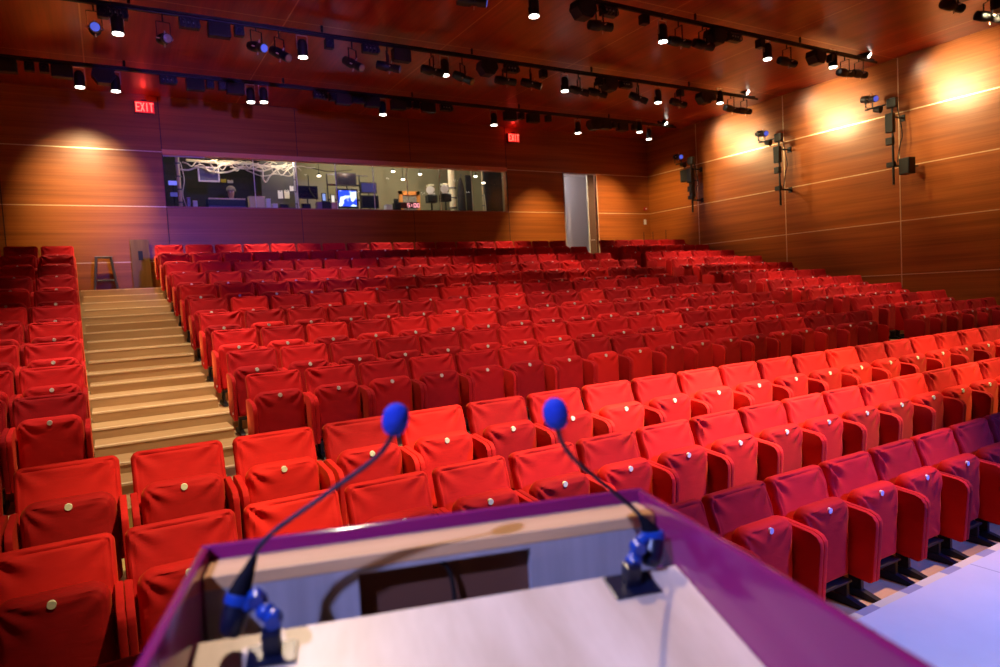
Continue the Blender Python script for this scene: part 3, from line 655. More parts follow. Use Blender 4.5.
p = atX(692, 187, RX-.30); s = empty('stage_spotlight', p); tag(s, 'dark red-lit spotlight pointing down on the boom nearest the back corner', 'spotlight', 'spotlights on the wall booms')
bm = bmesh.new(); lathe(bm, [(.06, -.30), (.085, -.28), (.085, .25), (.06, .30)], Matrix.Identity(4), 14); ob('barrel', bm, BLACK, s, True); bm = bmesh.new(); cyl(bm, (0, 0, .2), (.26, 0, .2), .015, .015, 8); ob('bracket', bm, BLACK, s)

# ------------------------------------------------------------------ control booth behind the window
BB = BY+3.4; BF = WZ0-.55; BC = WZ1+.75
OLIVE = mat('olive_wall', (.27, .245, .155), .8, noise=.12, nscale=3)
DKW = mat('dark_wall', (.022, .022, .03), .8)
bm = bmesh.new()
bx(bm, WX0-.6, WX1+.6, BB, BB+.1, BF, BC); tag(ob('wall_booth', bm, OLIVE), 'olive grey back wall of the control booth', 'wall', kind='structure')
bm = bmesh.new(); bx(bm, WX0-.7, WX0-.6, BY+.2, BB+.1, BF, BC); tag(ob('wall_booth_left', bm, OLIVE), 'olive grey left wall of the control booth', 'wall', kind='structure')
bm = bmesh.new(); bx(bm, WX1+.6, WX1+.7, BY+.2, BB+.1, BF, BC); tag(ob('wall_booth_right', bm, OLIVE), 'olive grey right wall of the control booth', 'wall', kind='structure')
bm = bmesh.new(); bx(bm, WX0-.7, WX1+.7, BY+.2, BB+.1, BF-.1, BF); tag(ob('floor_booth', bm, OLIVE), 'floor of the control booth', 'floor', kind='structure')
bm = bmesh.new(); bx(bm, WX0-.7, WX1+.7, BY+.2, BB+.1, BC, BC+.1)
tag(ob('ceiling_booth', bm, mat('booth_ceiling', (.16, .15, .12), .8)), 'dark ceiling inside the control booth', 'ceiling', kind='structure')
def bpt(px, py, dy): return atY(px, py, BY+dy)
def blab(px0, px1, py0, py1, dy): a, b = bpt(px0, py1, dy), bpt(px1, py0, dy); return a, b
bm = bmesh.new(); a, b = blab(163, 262, 150, 215, 3.2); bx(bm, WX0-.6, b.x, BY+3.3, BB-.01, BF, BC); tag(ob('wall_dark', bm, DKW), 'black curtain wall behind the booth operator', 'wall', kind='structure')
a, b = blab(488, 512, 160, 212, 1.2); bm = bmesh.new(); bx(bm, a.x, WX1+.59, BY+1.3, BY+1.35, BF, BC); tag(ob('wall_black', bm, DKW), 'black partition at the right end of the control booth', 'wall', kind='structure')
# window panes with bright glass joints
m_, n_, b_ = nt('booth_glass'); n_.nodes.remove(b_)
tr = n_.nodes.new('ShaderNodeBsdfTransparent'); gl = n_.nodes.new('ShaderNodeBsdfGlossy'); gl.inputs['Roughness'].default_value = .02; mxs = n_.nodes.new('ShaderNodeMixShader'); fz_ = n_.nodes.new('ShaderNodeFresnel'); fz_.inputs['IOR'].default_value = 1.3
link(n_, fz_.outputs[0], mxs.inputs[0]); link(n_, tr.outputs[0], mxs.inputs[1]); link(n_, gl.outputs[0], mxs.inputs[2]); link(n_, mxs.outputs[0], n_.nodes['Material Output'].inputs['Surface'])
wn = empty('window_1', (WX0, BY+.12, WZ0)); tag(wn, 'long control booth window of glass panes in the back wall', 'window', kind='structure')
edges = [WX0+.02]+[bpt(px, 190, .12).x for px in (255, 297.5, 336.5, 374, 407.5, 440, 472)]+[WX1-.02]
for x0, x1 in zip(edges, edges[1:]):
    bm = bmesh.new(); bx(bm, x0-WX0+.006, x1-WX0-.006, -.004, .004, .013, WZ1-WZ0-.013); ob('pane', bm, m_, wn)
GJ = mat('glass_joint', (.88, .92, .82), .4)
for x in edges[1:-1]:
    bm = bmesh.new(); bx(bm, x-WX0-.009, x-WX0+.009, -.006, .006, .013, WZ1-WZ0-.013); ob('pane_joint', bm, GJ, wn)
bm = bmesh.new(); a = bpt(163, 190, .1).x; b = bpt(205, 160, .1).x; bx(bm, a-WX0+.03, b-WX0, -.03, .0, WZ1-WZ0-.045, WZ1-WZ0-.014); ob('head_channel', bm, mat('channel_grey', (.5, .47, .52), .4), wn)
# desk
dk = empty('booth_desk', ((WX0+WX1)/2, BY+.62, BF)); tag(dk, 'long dark desk behind the control booth window', 'desk')
DZ = WZ0-.10-BF
bm = bmesh.new(); bx(bm, -(WX1-WX0)/2-.3, (WX1-WX0)/2+.3, -.38, .42, DZ-.04, DZ, .004); ob('desktop', bm, DKW, dk)
for x in (-4.2, -1.4, 1.4, 4.2):
    bm = bmesh.new(); bx(bm, x-.02, x+.02, -.3, .3, 0, DZ-.04); ob('support', bm, DKW, dk)
DTOP = BF+DZ
SCRB = mat('screen_dark', (.012, .013, .03), .2)
def scr(name, col, es): return mat(name, (.02, .02, .03), .2, emit=col, es=es)
def monitor(px0, px1, py0, py1, dy, label, face, bezel=BLACK, stand=True, group=None, th=.05, cat='monitor'):
    a, b = blab(px0, px1, py0, py1, dy); c = (a+b)/2; w_, h_ = b.x-a.x, abs(b.z-a.z)
    base = DTOP if (stand and DTOP < a.z) else a.z
    t = empty('monitor', (c.x, c.y, base)); tag(t, label, cat, group)
    zc = c.z-base; e = .10*h_
    bm = bmesh.new(); box(bm, (0, th/2, zc), (w_, th, h_), .006); ob('casing', bm, bezel, t)
    bm = bmesh.new(); box(bm, (0, -.003, zc), (w_-2*e, .005, h_-2*e)); ob('screen', bm, face, t)
    if stand and base < a.z-.01:
        bm = bmesh.new(); cyl(bm, (0, th/2, 0.004), (0, th/2, zc-h_/2+.01), .018, .018, 8); box(bm, (0, th/2, .008), (.2, .14, .014)); ob('stand', bm, BLACK, t)
    return t
m_blue, n_, b_ = nt('projector_feed')
b_.inputs['Base Color'].default_value = (.01, .01, .03, 1); b_.inputs['Roughness'].default_value = .2
tc = n_.nodes.new('ShaderNodeTexCoord'); nz = n_.nodes.new('ShaderNodeTexNoise'); nz.inputs['Scale'].default_value = 4.5; nz.inputs['Detail'].default_value = 1; link(n_, tc.outputs['Object'], nz.inputs['Vector'])
rp = n_.nodes.new('ShaderNodeValToRGB'); rp.color_ramp.elements[0].position = .50; rp.color_ramp.elements[0].color = (.015, .05, .75, 1); rp.color_ramp.elements[1].position = .60; rp.color_ramp.elements[1].color = (.75, .9, 1, 1)
link(n_, nz.outputs['Fac'], rp.inputs['Fac']); link(n_, rp.outputs['Color'], b_.inputs['Emission Color']); b_.inputs['Emission Strength'].default_value = 1.7
mh = monitor(198.5, 219, 167, 181.5, .9, 'white framed monitor hanging above the booth operator', mat('grey_screen', (.10, .11, .13), .3), WHITE, False)
bm = bmesh.new(); cyl(bm, (0, .06, .3), (0, .06, BC-mh.location.z), .02, .02, 8); ob('ceiling_rod', bm, BLACK, mh)
monitor(297, 317.5, 186, 198.5, .6, 'dark blank monitor left of the bright screen in the booth', SCRB)
monitor(337, 356, 173, 185.5, .9, 'dark monitor on the top shelf above the bright blue screen', SCRB)
monitor(337.5, 357.5, 189, 208, .6, 'bright blue and white screen in the booth window', m_blue, BLACK)
monitor(361, 376.5, 182.5, 193, .98, 'dark blue monitor on the upper shelf right of the bright screen', scr('dim_blue', (.05, .05, .3), .35))
monitor(362, 378.5, 195.5, 208, .7, 'dark rack screen right of the bright blue screen', SCRB)
monitor(168, 178.5, 180.5, 185.5, .5, 'small glowing blue screen at the left end of the booth', scr('blue_glow', (.16, .18, .85), .9))
monitor(170, 178, 192, 197, .5, 'small dim screen below the glowing one at the booth left end', scr('blue_dim', (.1, .1, .5), .4))
monitor(322, 326, 193, 201.5, .5, 'pale blue tablet standing on the booth desk', scr('tablet_blue', (.3, .42, .9), .8), cat='tablet')
monitor(331, 335, 194.5, 203, .7, 'narrow white lit display left of the bright screen', scr('white_lit', (1, .9, .8), .8), cat='display')
# monitor shelf frame
a, b = blab(329, 359, 175, 208, 1.12)
t = empty('equipment_rack', ((a.x+b.x)/2, a.y, DTOP)); tag(t, 'black open shelf rack holding booth monitors', 'rack')
w_ = (b.x-a.x)/2; hh = b.z-DTOP
for sx in (-1, 1):
    bm = bmesh.new(); bx(bm, sx*w_-.015, sx*w_+.015, .0, .03, 0, hh); ob('upright', bm, BLACK, t)
for z in (.42, .75): bm = bmesh.new(); bx(bm, -w_, w_, -.12, .03, hh*z-.012, hh*z+.012); ob('shelf', bm, DARKM, t)
bm = bmesh.new(); bx(bm, -w_, w_+.25, 0, .03, hh-.03, hh); ob('top_rail', bm, STEEL, t)
# console and operator
a, b = blab(208, 244, 198.5, 207, .55)
t = empty('mixing_console', ((a.x+b.x)/2, a.y+.1, DTOP)); tag(t, 'dark blue-lit mixing console in front of the booth operator', 'mixing console')
w_ = (b.x-a.x)/2; h_ = b.z-DTOP
bm = bmesh.new(); extrude(bm, [(-.25, 0), (.30, 0), (.30, h_*.55), (.20, h_), (-.20, h_*.9), (-.25, h_*.5)], -w_, w_); ob('body', bm, mat('console_navy', (.012, .013, .05), .35, emit=(.04, .05, .4), es=.03), t)
bm = bmesh.new(); bx(bm, -w_, w_, -.27, -.255, h_*.86, h_*.94); ob('arm_rail', bm, BEIGET, t)
bm = bmesh.new()
for i_ in range(14): box(bm, (-w_+.1+i_*(2*w_-.2)/13, .0, h_*.99), (.03, .03, .02))
ob('fader_caps', bm, WHITE, t)
def skin_body(name, verts, edges_, radii, m, parent=None, sub=2):
    me = bpy.data.meshes.new(name); me.from_pydata([Vector(v) for v in verts], edges_, []); me.materials.append(m)
    o = bpy.data.objects.new(name, me); C.objects.link(o)
    if parent: o.parent = parent
    o.modifiers.new('skin', 'SKIN'); s_ = o.modifiers.new('sub', 'SUBSURF'); s_.levels = sub; s_.render_levels = sub
    for i_, r_ in enumerate(radii): me.skin_vertices[0].data[i_].radius = (r_, r_) if not isinstance(r_, tuple) else r_; me.skin_vertices[0].data[i_].use_root = (i_ == 0)
    for p_ in me.polygons: p_.use_smooth = True
    o.modifiers['skin'].use_smooth_shade = True
    return o
SKIN = mat('skin', (.55, .30, .20), .6); SHIRT = mat('black_cloth', (.02, .02, .025), .9); PALES = mat('pale_shirt', (.42, .42, .44), .9); HAIR = mat('dark_hair', (.03, .018, .012), .7); CAPM = mat('tan_cap', (.42, .36, .24), .8)
hd = bpt(231, 193, 1.5)                           # head centre
pr = empty('person', (hd.x, hd.y, BF)); tag(pr, 'person in a tan cap and pale shirt seated behind the booth mixing console', 'person')
hz = hd.z-BF
V = [(0, .06, hz-.72), (0, .05, hz-.50), (0, .03, hz-.30), (0, .02, hz-.20), (0, .0, hz-.12), (0, -.015, hz-.03), (0, -.02, hz+.05), (0, -.015, hz+.11),
     (-.17, .03, hz-.27), (-.24, -.02, hz-.50), (-.17, -.28, hz-.56), (.17, .03, hz-.27), (.24, -.02, hz-.50), (.16, -.28, hz-.56),
     (-.10, -.05, hz-.78), (-.13, -.46, hz-.76), (-.13, -.42, .08), (-.13, -.56, .05), (.10, -.05, hz-.78), (.13, -.46, hz-.76), (.13, -.42, .08), (.13, -.56, .05)]
E_ = [(0, 1), (1, 2), (2, 3), (3, 4), (4, 5), (5, 6), (6, 7), (2, 8), (8, 9), (9, 10), (2, 11), (11, 12), (12, 13), (0, 14), (14, 15), (15, 16), (16, 17), (0, 18), (18, 19), (19, 20), (20, 21)]
RR = [(.16, .12), (.15, .11), (.17, .11), .065, .058, (.085, .10), (.09, .11), (.065, .08), .06, .05, .036, .06, .05, .036, .085, .065, .045, .04, .085, .065, .045, .04]
skin_body('body', V, E_, RR, SKIN, pr)
V2 = [(0, .06, hz-.74), (0, .05, hz-.50), (0, .03, hz-.29), (0, .02, hz-.225), (-.18, .03, hz-.275), (-.25, -.02, hz-.50), (.18, .03, hz-.275), (.25, -.02, hz-.50)]
skin_body('shirt', V2, [(0, 1), (1, 2), (2, 3), (2, 4), (4, 5), (2, 6), (6, 7)], [(.175, .135), (.168, .128), (.185, .125), .075, .075, .066, .075, .066], PALES, pr)
bm = bmesh.new(); lathe(bm, [(.116, .01), (.12, .05), (.10, .105), (.06, .14), (.01, .15)], Matrix.Translation((0, -.015, hz+.03)), 18); box(bm, (0, -.13, hz+.05), (.14, .12, .012), .004); ob('cap', bm, CAPM, pr, True)
bm = bmesh.new()
for sx in (-1, 1): cyl(bm, (sx*.095, -.015, hz+.01), (sx*.125, -.015, hz+.01), .042, .038, 14)
tube(bm, [(.115*math.cos(a), -.015, hz+.03+.15*math.sin(a)) for a in [PI*i/10 for i in range(11)]], .010, 8); ob('headphones', bm, BLACK, pr, True)
bm = bmesh.new()
for sx in (-1, 1): bmesh.ops.create_uvsphere(bm, u_segments=10, v_segments=8, radius=.012, matrix=Matrix.Translation((sx*.034, -.108, hz+.012)))
ob('eyes', bm, WHITE, pr, True)
bm = bmesh.new(); cyl(bm, (0, -.10, hz+.012), (0, -.135, hz-.028), .008, .016, 10); ob('nose', bm, SKIN, pr, True)
bm = bmesh.new(); box(bm, (0, -.105, hz-.062), (.05, .012, .012), .004); ob('mouth', bm, mat('lips', (.35, .12, .10), .5), pr)
for sx in (-1, 1):
    for j_ in range(5):
        bm = bmesh.new(); x0 = sx*.165+(-.03+.015*j_); L = [.045, .07, .078, .072, .056][j_]
        tube(bm, [(x0, -.30, hz-.57), (x0+(-.002+.001*j_), -.30-L*.6, hz-.575), (x0, -.30-L, hz-.592)], [.010, .0085, .006], 8); ob('finger', bm, SKIN, pr, True)
# chair the person sits on
ch = empty('booth_chair', (hd.x, hd.y+.06, BF)); tag(ch, 'dark swivel chair under the booth operator', 'chair')
bm = bmesh.new(); box(bm, (0, .02, hz-.90), (.46, .46, .06), .02); ob('seat', bm, DKW, ch); bm = bmesh.new(); cyl(bm, (0, .02, .06), (0, .02, hz-.93), .03, .03); ob('column', bm, DARKM, ch)
bm = bmesh.new()
for a in range(5): cyl(bm, (0, .02, .07), (.28*math.cos(a*1.257), .02+.28*math.sin(a*1.257), .03), .018, .014, 8)
ob('base', bm, DARKM, ch); bm = bmesh.new(); box(bm, (0, .27, hz-.55), (.40, .04, .42), .02); ob('backrest', bm, DKW, ch)
# cable bundles under the booth ceiling and drooping
CBL = mat('pale_cable', (.72, .68, .52), .5)
def cables(name, label, pts, r, m, dy, cat='cable'):
    bm = bmesh.new()
    for path in pts: tube(bm, smooth_path([bpt(x, y, dy+.05*math.sin(x)) for x, y in path], 6), r, 6)
    return tag(ob(name, bm, m, None, True), label, cat)
tag_g = 'pale cables along the top of the booth'
for lab, path, r in [('thick pale cable bundle running along the top of the booth left half', [(186, 160), (210, 162), (236, 163), (252, 164), (268, 167), (284, 166)], .035),
                     ('pale cable sagging beside the white framed monitor', [(177, 169), (188, 170), (200, 167), (214, 172), (228, 172), (244, 167), (262, 171), (275, 167), (286, 165)], .022),
                     ('pale cable looping down in the middle of the booth top', [(252, 163), (262, 168), (263, 178), (266, 182), (270, 176), (279, 168), (287, 163)], .020),
                     ('thin pale cable crossing near the grey wall panel', [(246, 170), (262, 176), (276, 174), (290, 176), (296, 171)], .012),
                     ('pale cable crossing behind the booth header', [(230, 167), (250, 169), (268, 165), (280, 167), (292, 164)], .014)]:
    tag(cables('cable', lab, [path], r, CBL, .75), group=tag_g)
rc = random.Random(3)
CPOS = ['over the left conduit', 'above the white framed monitor', 'over the booth operator', 'left of the grey panel', 'above the grey panel', 'near the thin conduit']
for k_ in range(18):
    x0 = 182+k_*6.2; L_ = rc.uniform(14, 38); y0 = rc.uniform(158, 164)+.04*(x0-182); pts_ = [(x0+L_*j_/4, y0+rc.uniform(-1, 4)+(7 if j_ in (2,) else 0)*rc.random()) for j_ in range(5)]
    tag(cables('cable', 'pale tangled cable %s, %s of the booth bundle from the left' % (CPOS[k_//3], ORD[k_+1]), [pts_], rc.choice((.008, .011, .015)), CBL, .42+.3*rc.random()), group=tag_g)
tag(cables('cable', 'thin dark cable drooping over the booth screens', [[(312, 168), (325, 171), (338, 171), (352, 170)]], .012, BLACK, 1.2), group='dark cables in the booth')
tag(cables('cable', 'dark curling cable above the dark blank monitor', [[(308, 175), (309, 187), (312, 194), (317, 200)]], .012, BLACK, .5), group='dark cables in the booth')
def upright(px, py0, py1, dy, r, m, label):
    a, b = bpt(px, py1, dy), bpt(px, py0, dy); zb = DTOP if dy < 1 else BF
    t = empty('conduit', (a.x, a.y, zb)); tag(t, label, 'conduit', 'upright conduits in the booth')
    bm = bmesh.new(); cyl(bm, (0, 0, 0), (0, 0, BC-zb), r, r, 10); ob('pipe', bm, m, t, True)
    bm = bmesh.new()
    for k_ in range(5): z = .25+k_*.3; cyl(bm, (0, 0, z), (0, 0, z+.03), r*1.5, r*1.5, 10)
    ob('clip', bm, STEEL, t)
    bm = bmesh.new(); tube(bm, smooth_path([(r*1.3, -.02, 1.2), (r*2.5, -.03, .8), (r*1.2, -.03, .45), (r*3, -.03, .1)], 5), .012, 6); ob('wire', bm, CBL, t, True)
upright(181, 156, 206, .45, .045, mat('beige_conduit', (.62, .52, .30), .6), 'thick beige conduit at the left end of the booth')
upright(296.5, 172, 206, .35, .022, mat('pale_conduit', (.6, .62, .55), .5), 'thin pale conduit left of the dark blank monitor')
upright(453, 171, 206, 1.6, .10, mat('cream_column', (.72, .66, .48), .6), 'cream column near the right end of the booth')
upright(483.5, 183, 206, 1.0, .025, mat('tan_conduit', (.45, .36, .22), .6), 'thin tan conduit at the right end of the booth')
# papers, boxes
def flat(name, px0, px1, py0, py1, label, m, cat, group=None, dy=3.36):
    a, b = blab(px0, px1, py0, py1, dy); t = empty(name, (a+b)/2); tag(t, label, cat, group)
    bm = bmesh.new(); box(bm, (0, 0, 0), (b.x-a.x, .012, abs(b.z-a.z)), .003); ob('sheet', bm, m, t)
    bm = bmesh.new(); box(bm, (0, -.009, abs(b.z-a.z)*.42), ((b.x-a.x)*.3, .006, .02)); ob('clip', bm, STEEL, t)
PAPER = mat('lit_paper', (.9, .86, .76), .7)
a, b = blab(264, 296, 160, 212, 2.3); bm = bmesh.new(); bx(bm, a.x, b.x, BY+2.38, BY+2.42, BF, BC); tag(ob('wall_panel', bm, mat('grey_panel', (.075, .068, .07), .8)), 'grey partition panel carrying two paper sheets', 'wall', kind='structure')
flat('paper_sheet', 278.3, 282.6, 190.5, 198.5, 'left one of two white paper sheets on the grey booth panel', PAPER, 'paper', 'paper sheets in the booth', 2.36)
flat('paper_sheet', 284.6, 289.2, 190.5, 198.5, 'right one of two white paper sheets on the grey booth panel', PAPER, 'paper', 'paper sheets in the booth', 2.36)
flat('paper_sheet', 290, 293.4, 186, 191, 'small cream note above the two white paper sheets', PAPER, 'paper', 'paper sheets in the booth', 2.36)
flat('paper_sheet', 221, 226, 179, 182.5, 'small yellow note on the dark booth wall', mat('yellow_note', (.55, .45, .05), .7), 'paper', 'paper sheets in the booth', 3.2)
flat('paper_sheet', 227.5, 233, 180, 183, 'small pale note on the dark booth wall', mat('pale_note', (.6, .58, .6), .7), 'paper', 'paper sheets in the booth', 3.2)
def deskthing(name, px0, px1, py0, label, m, cat, dy=.5, depth=.2, top=None):
    a, b = blab(px0, px1, py0, 207, dy); t = empty(name, ((a.x+b.x)/2, a.y, DTOP)); tag(t, label, cat)
    h_ = b.z-DTOP; w_ = b.x-a.x
    bm = bmesh.new(); box(bm, (0, 0, h_*.47), (w_, depth, h_*.94), .01); ob('body', bm, m, t)
    bm = bmesh.new(); box(bm, (0, 0, h_*.97), (w_*1.03, depth*1.03, h_*.06), .004); ob('lid', bm, top or m, t)
    return t, w_, h_
t, w_, h_ = deskthing('equipment_box', 249, 264, 197, 'beige equipment box on the booth desk', mat('beige_box', (.75, .64, .38), .6), 'box')
deskthing('equipment_box', 321, 329, 202, 'small black box left of the bright blue screen', BLACK, 'box', .45)
deskthing('equipment_box', 330.5, 337, 203, 'small pinkish box beside the bright blue screen', mat('pink_box', (.5, .28, .30), .6), 'box', .45)
deskthing('equipment_box', 316.5, 321, 202.5, 'small mauve pouch on the booth desk', mat('mauve_pouch', (.25, .16, .25), .8), 'box', .45)
deskthing('equipment_box', 394, 399.5, 203, 'small dark box left of the orange framed panel', DARKM, 'box', .5)
deskthing('desk_phone', 394.5, 398, 199, 'dark handset standing left of the orange framed panel', BLACK, 'phone', .75, .08)
deskthing('equipment_box', 385, 391, 205, 'small pale box with red label on the booth desk', WHITE, 'box', .45)
for k_, (a_, b_, y_, l_, m_2) in enumerate([(187, 190, 198, 'small silver lamp head on the left part of the booth desk', STEEL), (193, 197, 201, 'small white unit left of the mixing console', WHITE), (266, 270, 199, 'white twisted bracket right of the beige box', WHITE), (272, 277, 204, 'low white tray on the booth desk under the paper sheets', WHITE), (280, 288, 204.5, 'dark keypad under the two white paper sheets', DARKM), (302, 310, 204, 'dark keyboard under the dark blank monitor', DARKM)]):
    deskthing('desk_gadget', a_, b_, y_, l_, m_2, 'gadget', .42, .14)
# orange framed panel and red-digit clock
a, b = blab(399.8, 419.8, 191.5, 207.5, .7); t = empty('framed_panel', ((a.x+b.x)/2, a.y, DTOP)); tag(t, 'orange square frame with pale centre standing in the booth window', 'frame')
w_, h_ = b.x-a.x, b.z-DTOP; fw_ = w_*.17; ORG = mat('orange_paint', (.95, .38, .09), .5)
bm = bmesh.new(); bx(bm, -w_/2, -w_/2+fw_, 0, .05, 0, h_); bx(bm, w_/2-fw_, w_/2, 0, .05, 0, h_); bx(bm, -w_/2, w_/2, 0, .05, h_-fw_, h_); bx(bm, -w_/2, w_/2, 0, .05, 0, fw_); ob('frame', bm, ORG, t)
bm = bmesh.new(); bx(bm, -w_/2+fw_, w_/2-fw_, .02, .04, fw_, h_-fw_); ob('centre', bm, mat('pale_print', (.40, .38, .32), .6, noise=.8, nscale=14), t)
a, b = blab(400, 419, 202.5, 208, .45); t = empty('digital_clock', ((a.x+b.x)/2, a.y, a.z)); tag(t, 'dark red digital clock in front of the orange frame', 'clock')
w_, h_ = b.x-a.x, b.z-a.z
bm = bmesh.new(); box(bm, (0, .03, h_/2), (w_, .06, h_), .006); ob('casing', bm, mat('dark_red_case', (.07, .006, .006), .4), t)
bm = bmesh.new(); letters(bm, '5:00', -.06, h_*.2, .06, h_*.58, .035, -.004, .020); ob('digits', bm, scr('digit_glow', (1, .35, .4), 1.4), t)
# follow spots
def followspot(px, py, label):
    p = bpt(px, py, .75); t = empty('follow_spot', (p.x, p.y, DTOP)); tag(t, label, 'follow spot', 'follow spots in the booth')
    z = p.z-DTOP
    bm = bmesh.new(); cyl(bm, (0, 0, .01), (0, 0, z-.05), .022, .022, 8); box(bm, (0, 0, .012), (.26, .2, .02)); ob('stand', bm, BLACK, t)
    bm = bmesh.new(); box(bm, (0, 0, z-.2), (.30, .22, .22), .02); ob('ballast', bm, BLACK, t)
    bm = bmesh.new(); lathe(bm, [(.06, -.20), (.09, -.17), (.09, .1), (.11, .12), (.11, .22)], axis_matrix((0, 0, z+.06), (-.5, -.8, -.15)), 16); ob('barrel', bm, WHITE, t, True)
    bm = bmesh.new(); box(bm, (.02, 0, z-.05), (.2, .05, .05), .01); ob('handle', bm, WHITE, t)
    bm = bmesh.new(); box(bm, (0, .03, z+.19), (.16, .22, .04), .01); ob('hood', bm, CREAM, t)
followspot(431, 192, 'black and white follow spot, the left one of two in the booth'); followspot(445, 191, 'black and white follow spot, the right one of two in the booth')
# hanging lamps in the booth
WL = scr('warm_bulb', (1, .9, .68), 5)
for k_, (px, py, dy, lab) in enumerate([(403, 179.5, 2.6, 'round booth ceiling lamp left of the other one over the orange frame'), (420, 174.3, 2.6, 'round booth ceiling lamp right of the other one over the orange frame'), (475.5, 176.5, 1.1, 'slanted white lamp at the booth right end'), (483.5, 183, .9, 'small round white lamp lowest at the booth right end'), (319, 176, 2.6, 'booth lamp above the dark blank monitor'), (393, 171.5, 2.0, 'small booth lamp close under the header')]):
    p = bpt(px, py, dy); t = empty('booth_lamp', p); tag(t, lab, 'lamp', 'small lamps in the control booth')
    bm = bmesh.new(); bmesh.ops.create_uvsphere(bm, u_segments=14, v_segments=8, radius=.042, matrix=Matrix.Diagonal((1.5, 1, .6, 1))); ob('bulb', bm, WL, t, True)
    bm = bmesh.new(); cyl(bm, (0, 0, .03), (0, 0, BC-p.z), .008, .008, 6); cyl(bm, (0, 0, .03), (0, 0, .08), .05, .03, 12); ob('stem', bm, BLACK, t)
# coats and dark door at the right end
a, b = blab(458, 464, 178, 205, 1.4); t = empty('hanging_coat', ((a.x+b.x)/2, a.y, b.z)); tag(t, 'long black coat hanging beside the cream column in the booth', 'coat')
w_ = (b.x-a.x)/2; bm = bmesh.new(); lathe(bm, [(w_*1.0, -(b.z-a.z)-.2), (w_*1.0, -(b.z-a.z)*.6), (w_*.75, -.25), (w_*.35, -.06), (.02, 0)], Matrix.Diagonal((1, .6, 1, 1)), 14); ob('cloth', bm, SHIRT, t, True)
bm = bmesh.new(); tube(bm, smooth_path([(0, 0, -.01), (.0, 0, .06), (.03, 0, .1), (.05, 0, .06)], 4), .008, 6); ob('hook', bm, STEEL, t)
a, b = blab(466, 470, 176, 208, 2.0); bm = bmesh.new(); bx(bm, a.x, b.x, BY+1.9, BY+1.95, BF, b.z); tag(ob('door_frame', bm, DKW), 'dark door frame at the right end of the booth', 'door frame', kind='structure')

# ------------------------------------------------------------------ lights
def spot(loc, d, power, col, size, blend=1, rad=.06, name='spot_light'):
    l = bpy.data.lights.new(name, 'SPOT'); l.energy = power; l.color = col; l.spot_size = math.radians(size); l.spot_blend = blend; l.shadow_soft_size = rad
    o = bpy.data.objects.new(name, l); C.objects.link(o); o.location = loc; o.rotation_euler = Vector(d).to_track_quat('-Z', 'Y').to_euler(); return o
def point(loc, power, col, rad=.1, name='point_light'):
    l = bpy.data.lights.new(name, 'POINT'); l.energy = power; l.color = col; l.shadow_soft_size = rad
    o = bpy.data.objects.new(name, l); C.objects.link(o); o.location = loc; return o
def area(loc, d, power, col, sx, sy, name='area_light'):
    l = bpy.data.lights.new(name, 'AREA'); l.energy = power; l.color = col; l.shape = 'RECTANGLE'; l.size = sx; l.size_y = sy
    o = bpy.data.objects.new(name, l); C.objects.link(o); o.location = loc; o.rotation_euler = Vector(d).to_track_quat('-Z', 'Y').to_euler(); return o
WARM = (1, .74, .48); WARM2 = (1, .76, .52)
def aim(loc, tgt, power, col, size, blend=1, rad=.08): return spot(loc, Vector(tgt)-Vector(loc), power, col, size, blend, rad)
for p, d, bar, px in SPOTS:
    if bar == 'wall': spot(p, d, 110, (1, .78, .46), 100, 1, .05)
    elif bar == 'A' and px < 90:
        aim(p, (p.x-.05, BY, 2.75+CZ), 800, (1, .84, .44), 60); aim(p, (p.x, BY, 1.3+CZ), 330, (1, .78, .34), 66)
    elif bar == 'A' and px < 125: spot(p, (0.0, -.1, -1), 1100, WARM, 60, 1)
    elif bar == 'A' and px > 630: aim(p, (p.x+.2, BY, 2.0+CZ), 520, WARM, 62)
    elif bar == 'A' and px > 570: aim(p, (p.x, BY, 1.5+CZ), 800, (1, .76, .40), 52)
    elif bar == 'A': spot(p, (0, .10, -1), 480, WARM, 38, 1)
    else: spot(p, (0, .10, -1), 560, WARM2, 54, 1)
# spotlights at the right ends of the bars wash the right wall
for y, ys in ((14.72, 13.25), (11.74, 10.2), (8.75, 7.35), (5.75, 4.3)):
    aim((13.05, y, PZ-.42), (RX, ys, 4.1+CZ), 1150, (1, .80, .42), 35, 1, .05)
    aim((13.05, y, PZ-.42), (RX, ys-.2, 2.9+CZ), 520, (1, .74, .34), 62, 1, .05)
# lamps of the bars that sit above the frame
for x in (.5, 3.2, 5.95, 8.7, 11.4, 13.9): spot((x, 5.75, PZ-.3), (0, .28, -1), 480 if x > 1 else 1000, WARM2, 54, 1)
for x in (.5, 3.2): spot((x, 8.75, PZ-.3), (0, .1, -1), 540 if x > 1 else 1100, WARM2, 56, 1)
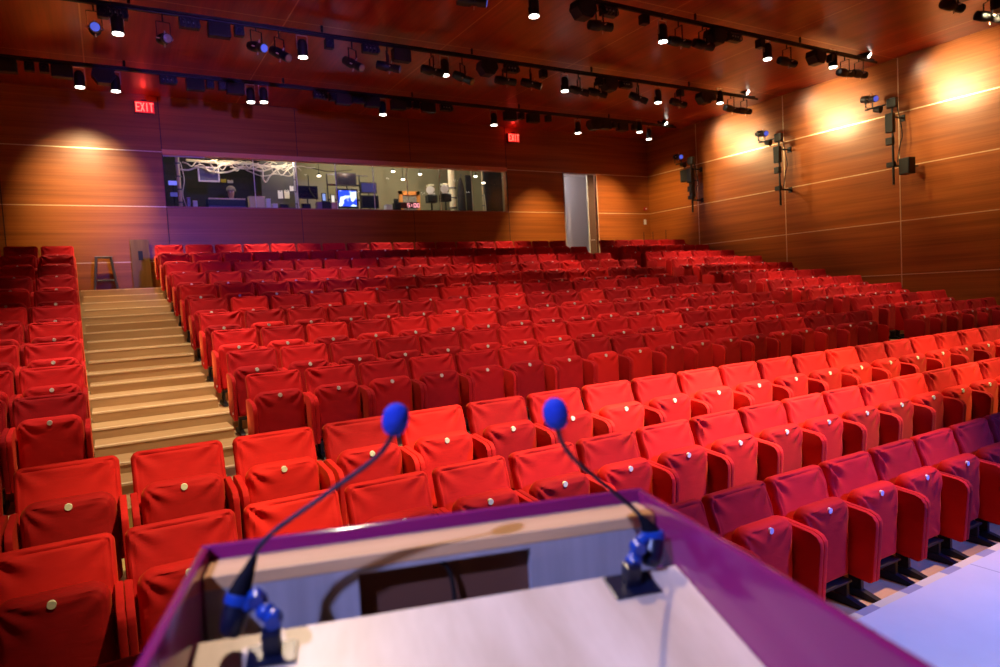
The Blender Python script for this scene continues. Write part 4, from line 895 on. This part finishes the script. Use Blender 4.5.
# warm front lights over the stage towards the first rows, one on the lectern, blue stage wash from behind the lectern
for x, y, z, w in ((.7, 4.0, -.75, 2400), (2.6, 4.2, -.75, 3900), (4.4, 4.2, -.75, 6000), (6.2, 4.15, -.75, 5600), (8.2, 4.1, -.75, 3900), (10.2, 4.5, -.75, 2700)):
    aim((x+1.3, 1.7, 4.7+CZ), (x, y, z+CZ), w, (1, .85, .34), 25, 1, .12)
aim((3.5, .5, 4.7+CZ), (5, 7.5, -.7+CZ), 900, (1, .68, .44), 42, 1, .15)
aim((6.4, 2.1, 4.7+CZ), (4.5, 3.0, -1.2+CZ), 2000, (1, .55, .25), 34, 1, .15)
spot((.9, 4.6, 4.6+CZ), (-.13, -.80, -1), 850, (1, .74, .54), 20, .6, .06)
aim((-4.0, -.6, 4.4+CZ), (.15, .80, 1.15), 2300, (.36, .42, 1), 21, 1, .08)
aim((5.0, -2.6, 4.4+CZ), (3.6, -.1, 0), 2300, (.58, .60, 1), 39, 1, .3)
aim((7.0, -3.2, 2.9+CZ), (4.6, 2.3, -2.1+CZ), 3300, (.04, .13, 1), 46, 1, .3)
aim((2.5, -2.5, 2.5+CZ), (2.9, 17, 2.8+CZ), 4500, (.22, .13, 1), 26, 1, .3)
aim((13.3, 14.72, PZ-.42), (RX, 15.9, 2.6+CZ), 420, (1, .74, .34), 50)
aim((.4, .8, 4.7+CZ), (.35, 12.2, .1+CZ), 1000, (1, .76, .48), 15, 1, .1)
for y in (14.72, 11.74, 8.75): spot((13.5, y, PZ-.42), (.08, .10, -1), 380, WARM2, 56, 1)
# booth lamps and passage light
for x, w in ((2.6, 13), (4.2, 12), (6.0, 20), (7.3, 30), (8.9, 22)): point((x, BY+.27, WZ1+.10), w, (1, .92, .72), .05)  # unseen points added to brighten the things behind the window
for x in (2.2, 4.6, 6.6, 8.4): point((x, BY+1.9, BC-.25), 30 if x > 5 else (24 if x > 3 else 7), (1, .90, .66), .12)
point((DX0+.2, BY+.8, DZ1+.05), 26, (.95, .92, 1), .15)
for px, py in ((144.5, 101), (513.5, 131)):
    p = atY(px, py, BY-.2); point(p, 1.3, (1, .03, .02), .05)
w_ = bpy.data.worlds.new('world'); SC.world = w_; w_.use_nodes = True
w_.node_tree.nodes['Background'].inputs[0].default_value = (.30, .14, .16, 1); w_.node_tree.nodes['Background'].inputs[1].default_value = .008

SC.view_settings.view_transform = 'Standard'; SC.view_settings.look = 'None'; SC.view_settings.gamma = 1; SC.view_settings.exposure = .3
SC.view_settings.use_curve_mapping = False
SC.cycles.use_denoising = True
SC.cycles.max_bounces = 6
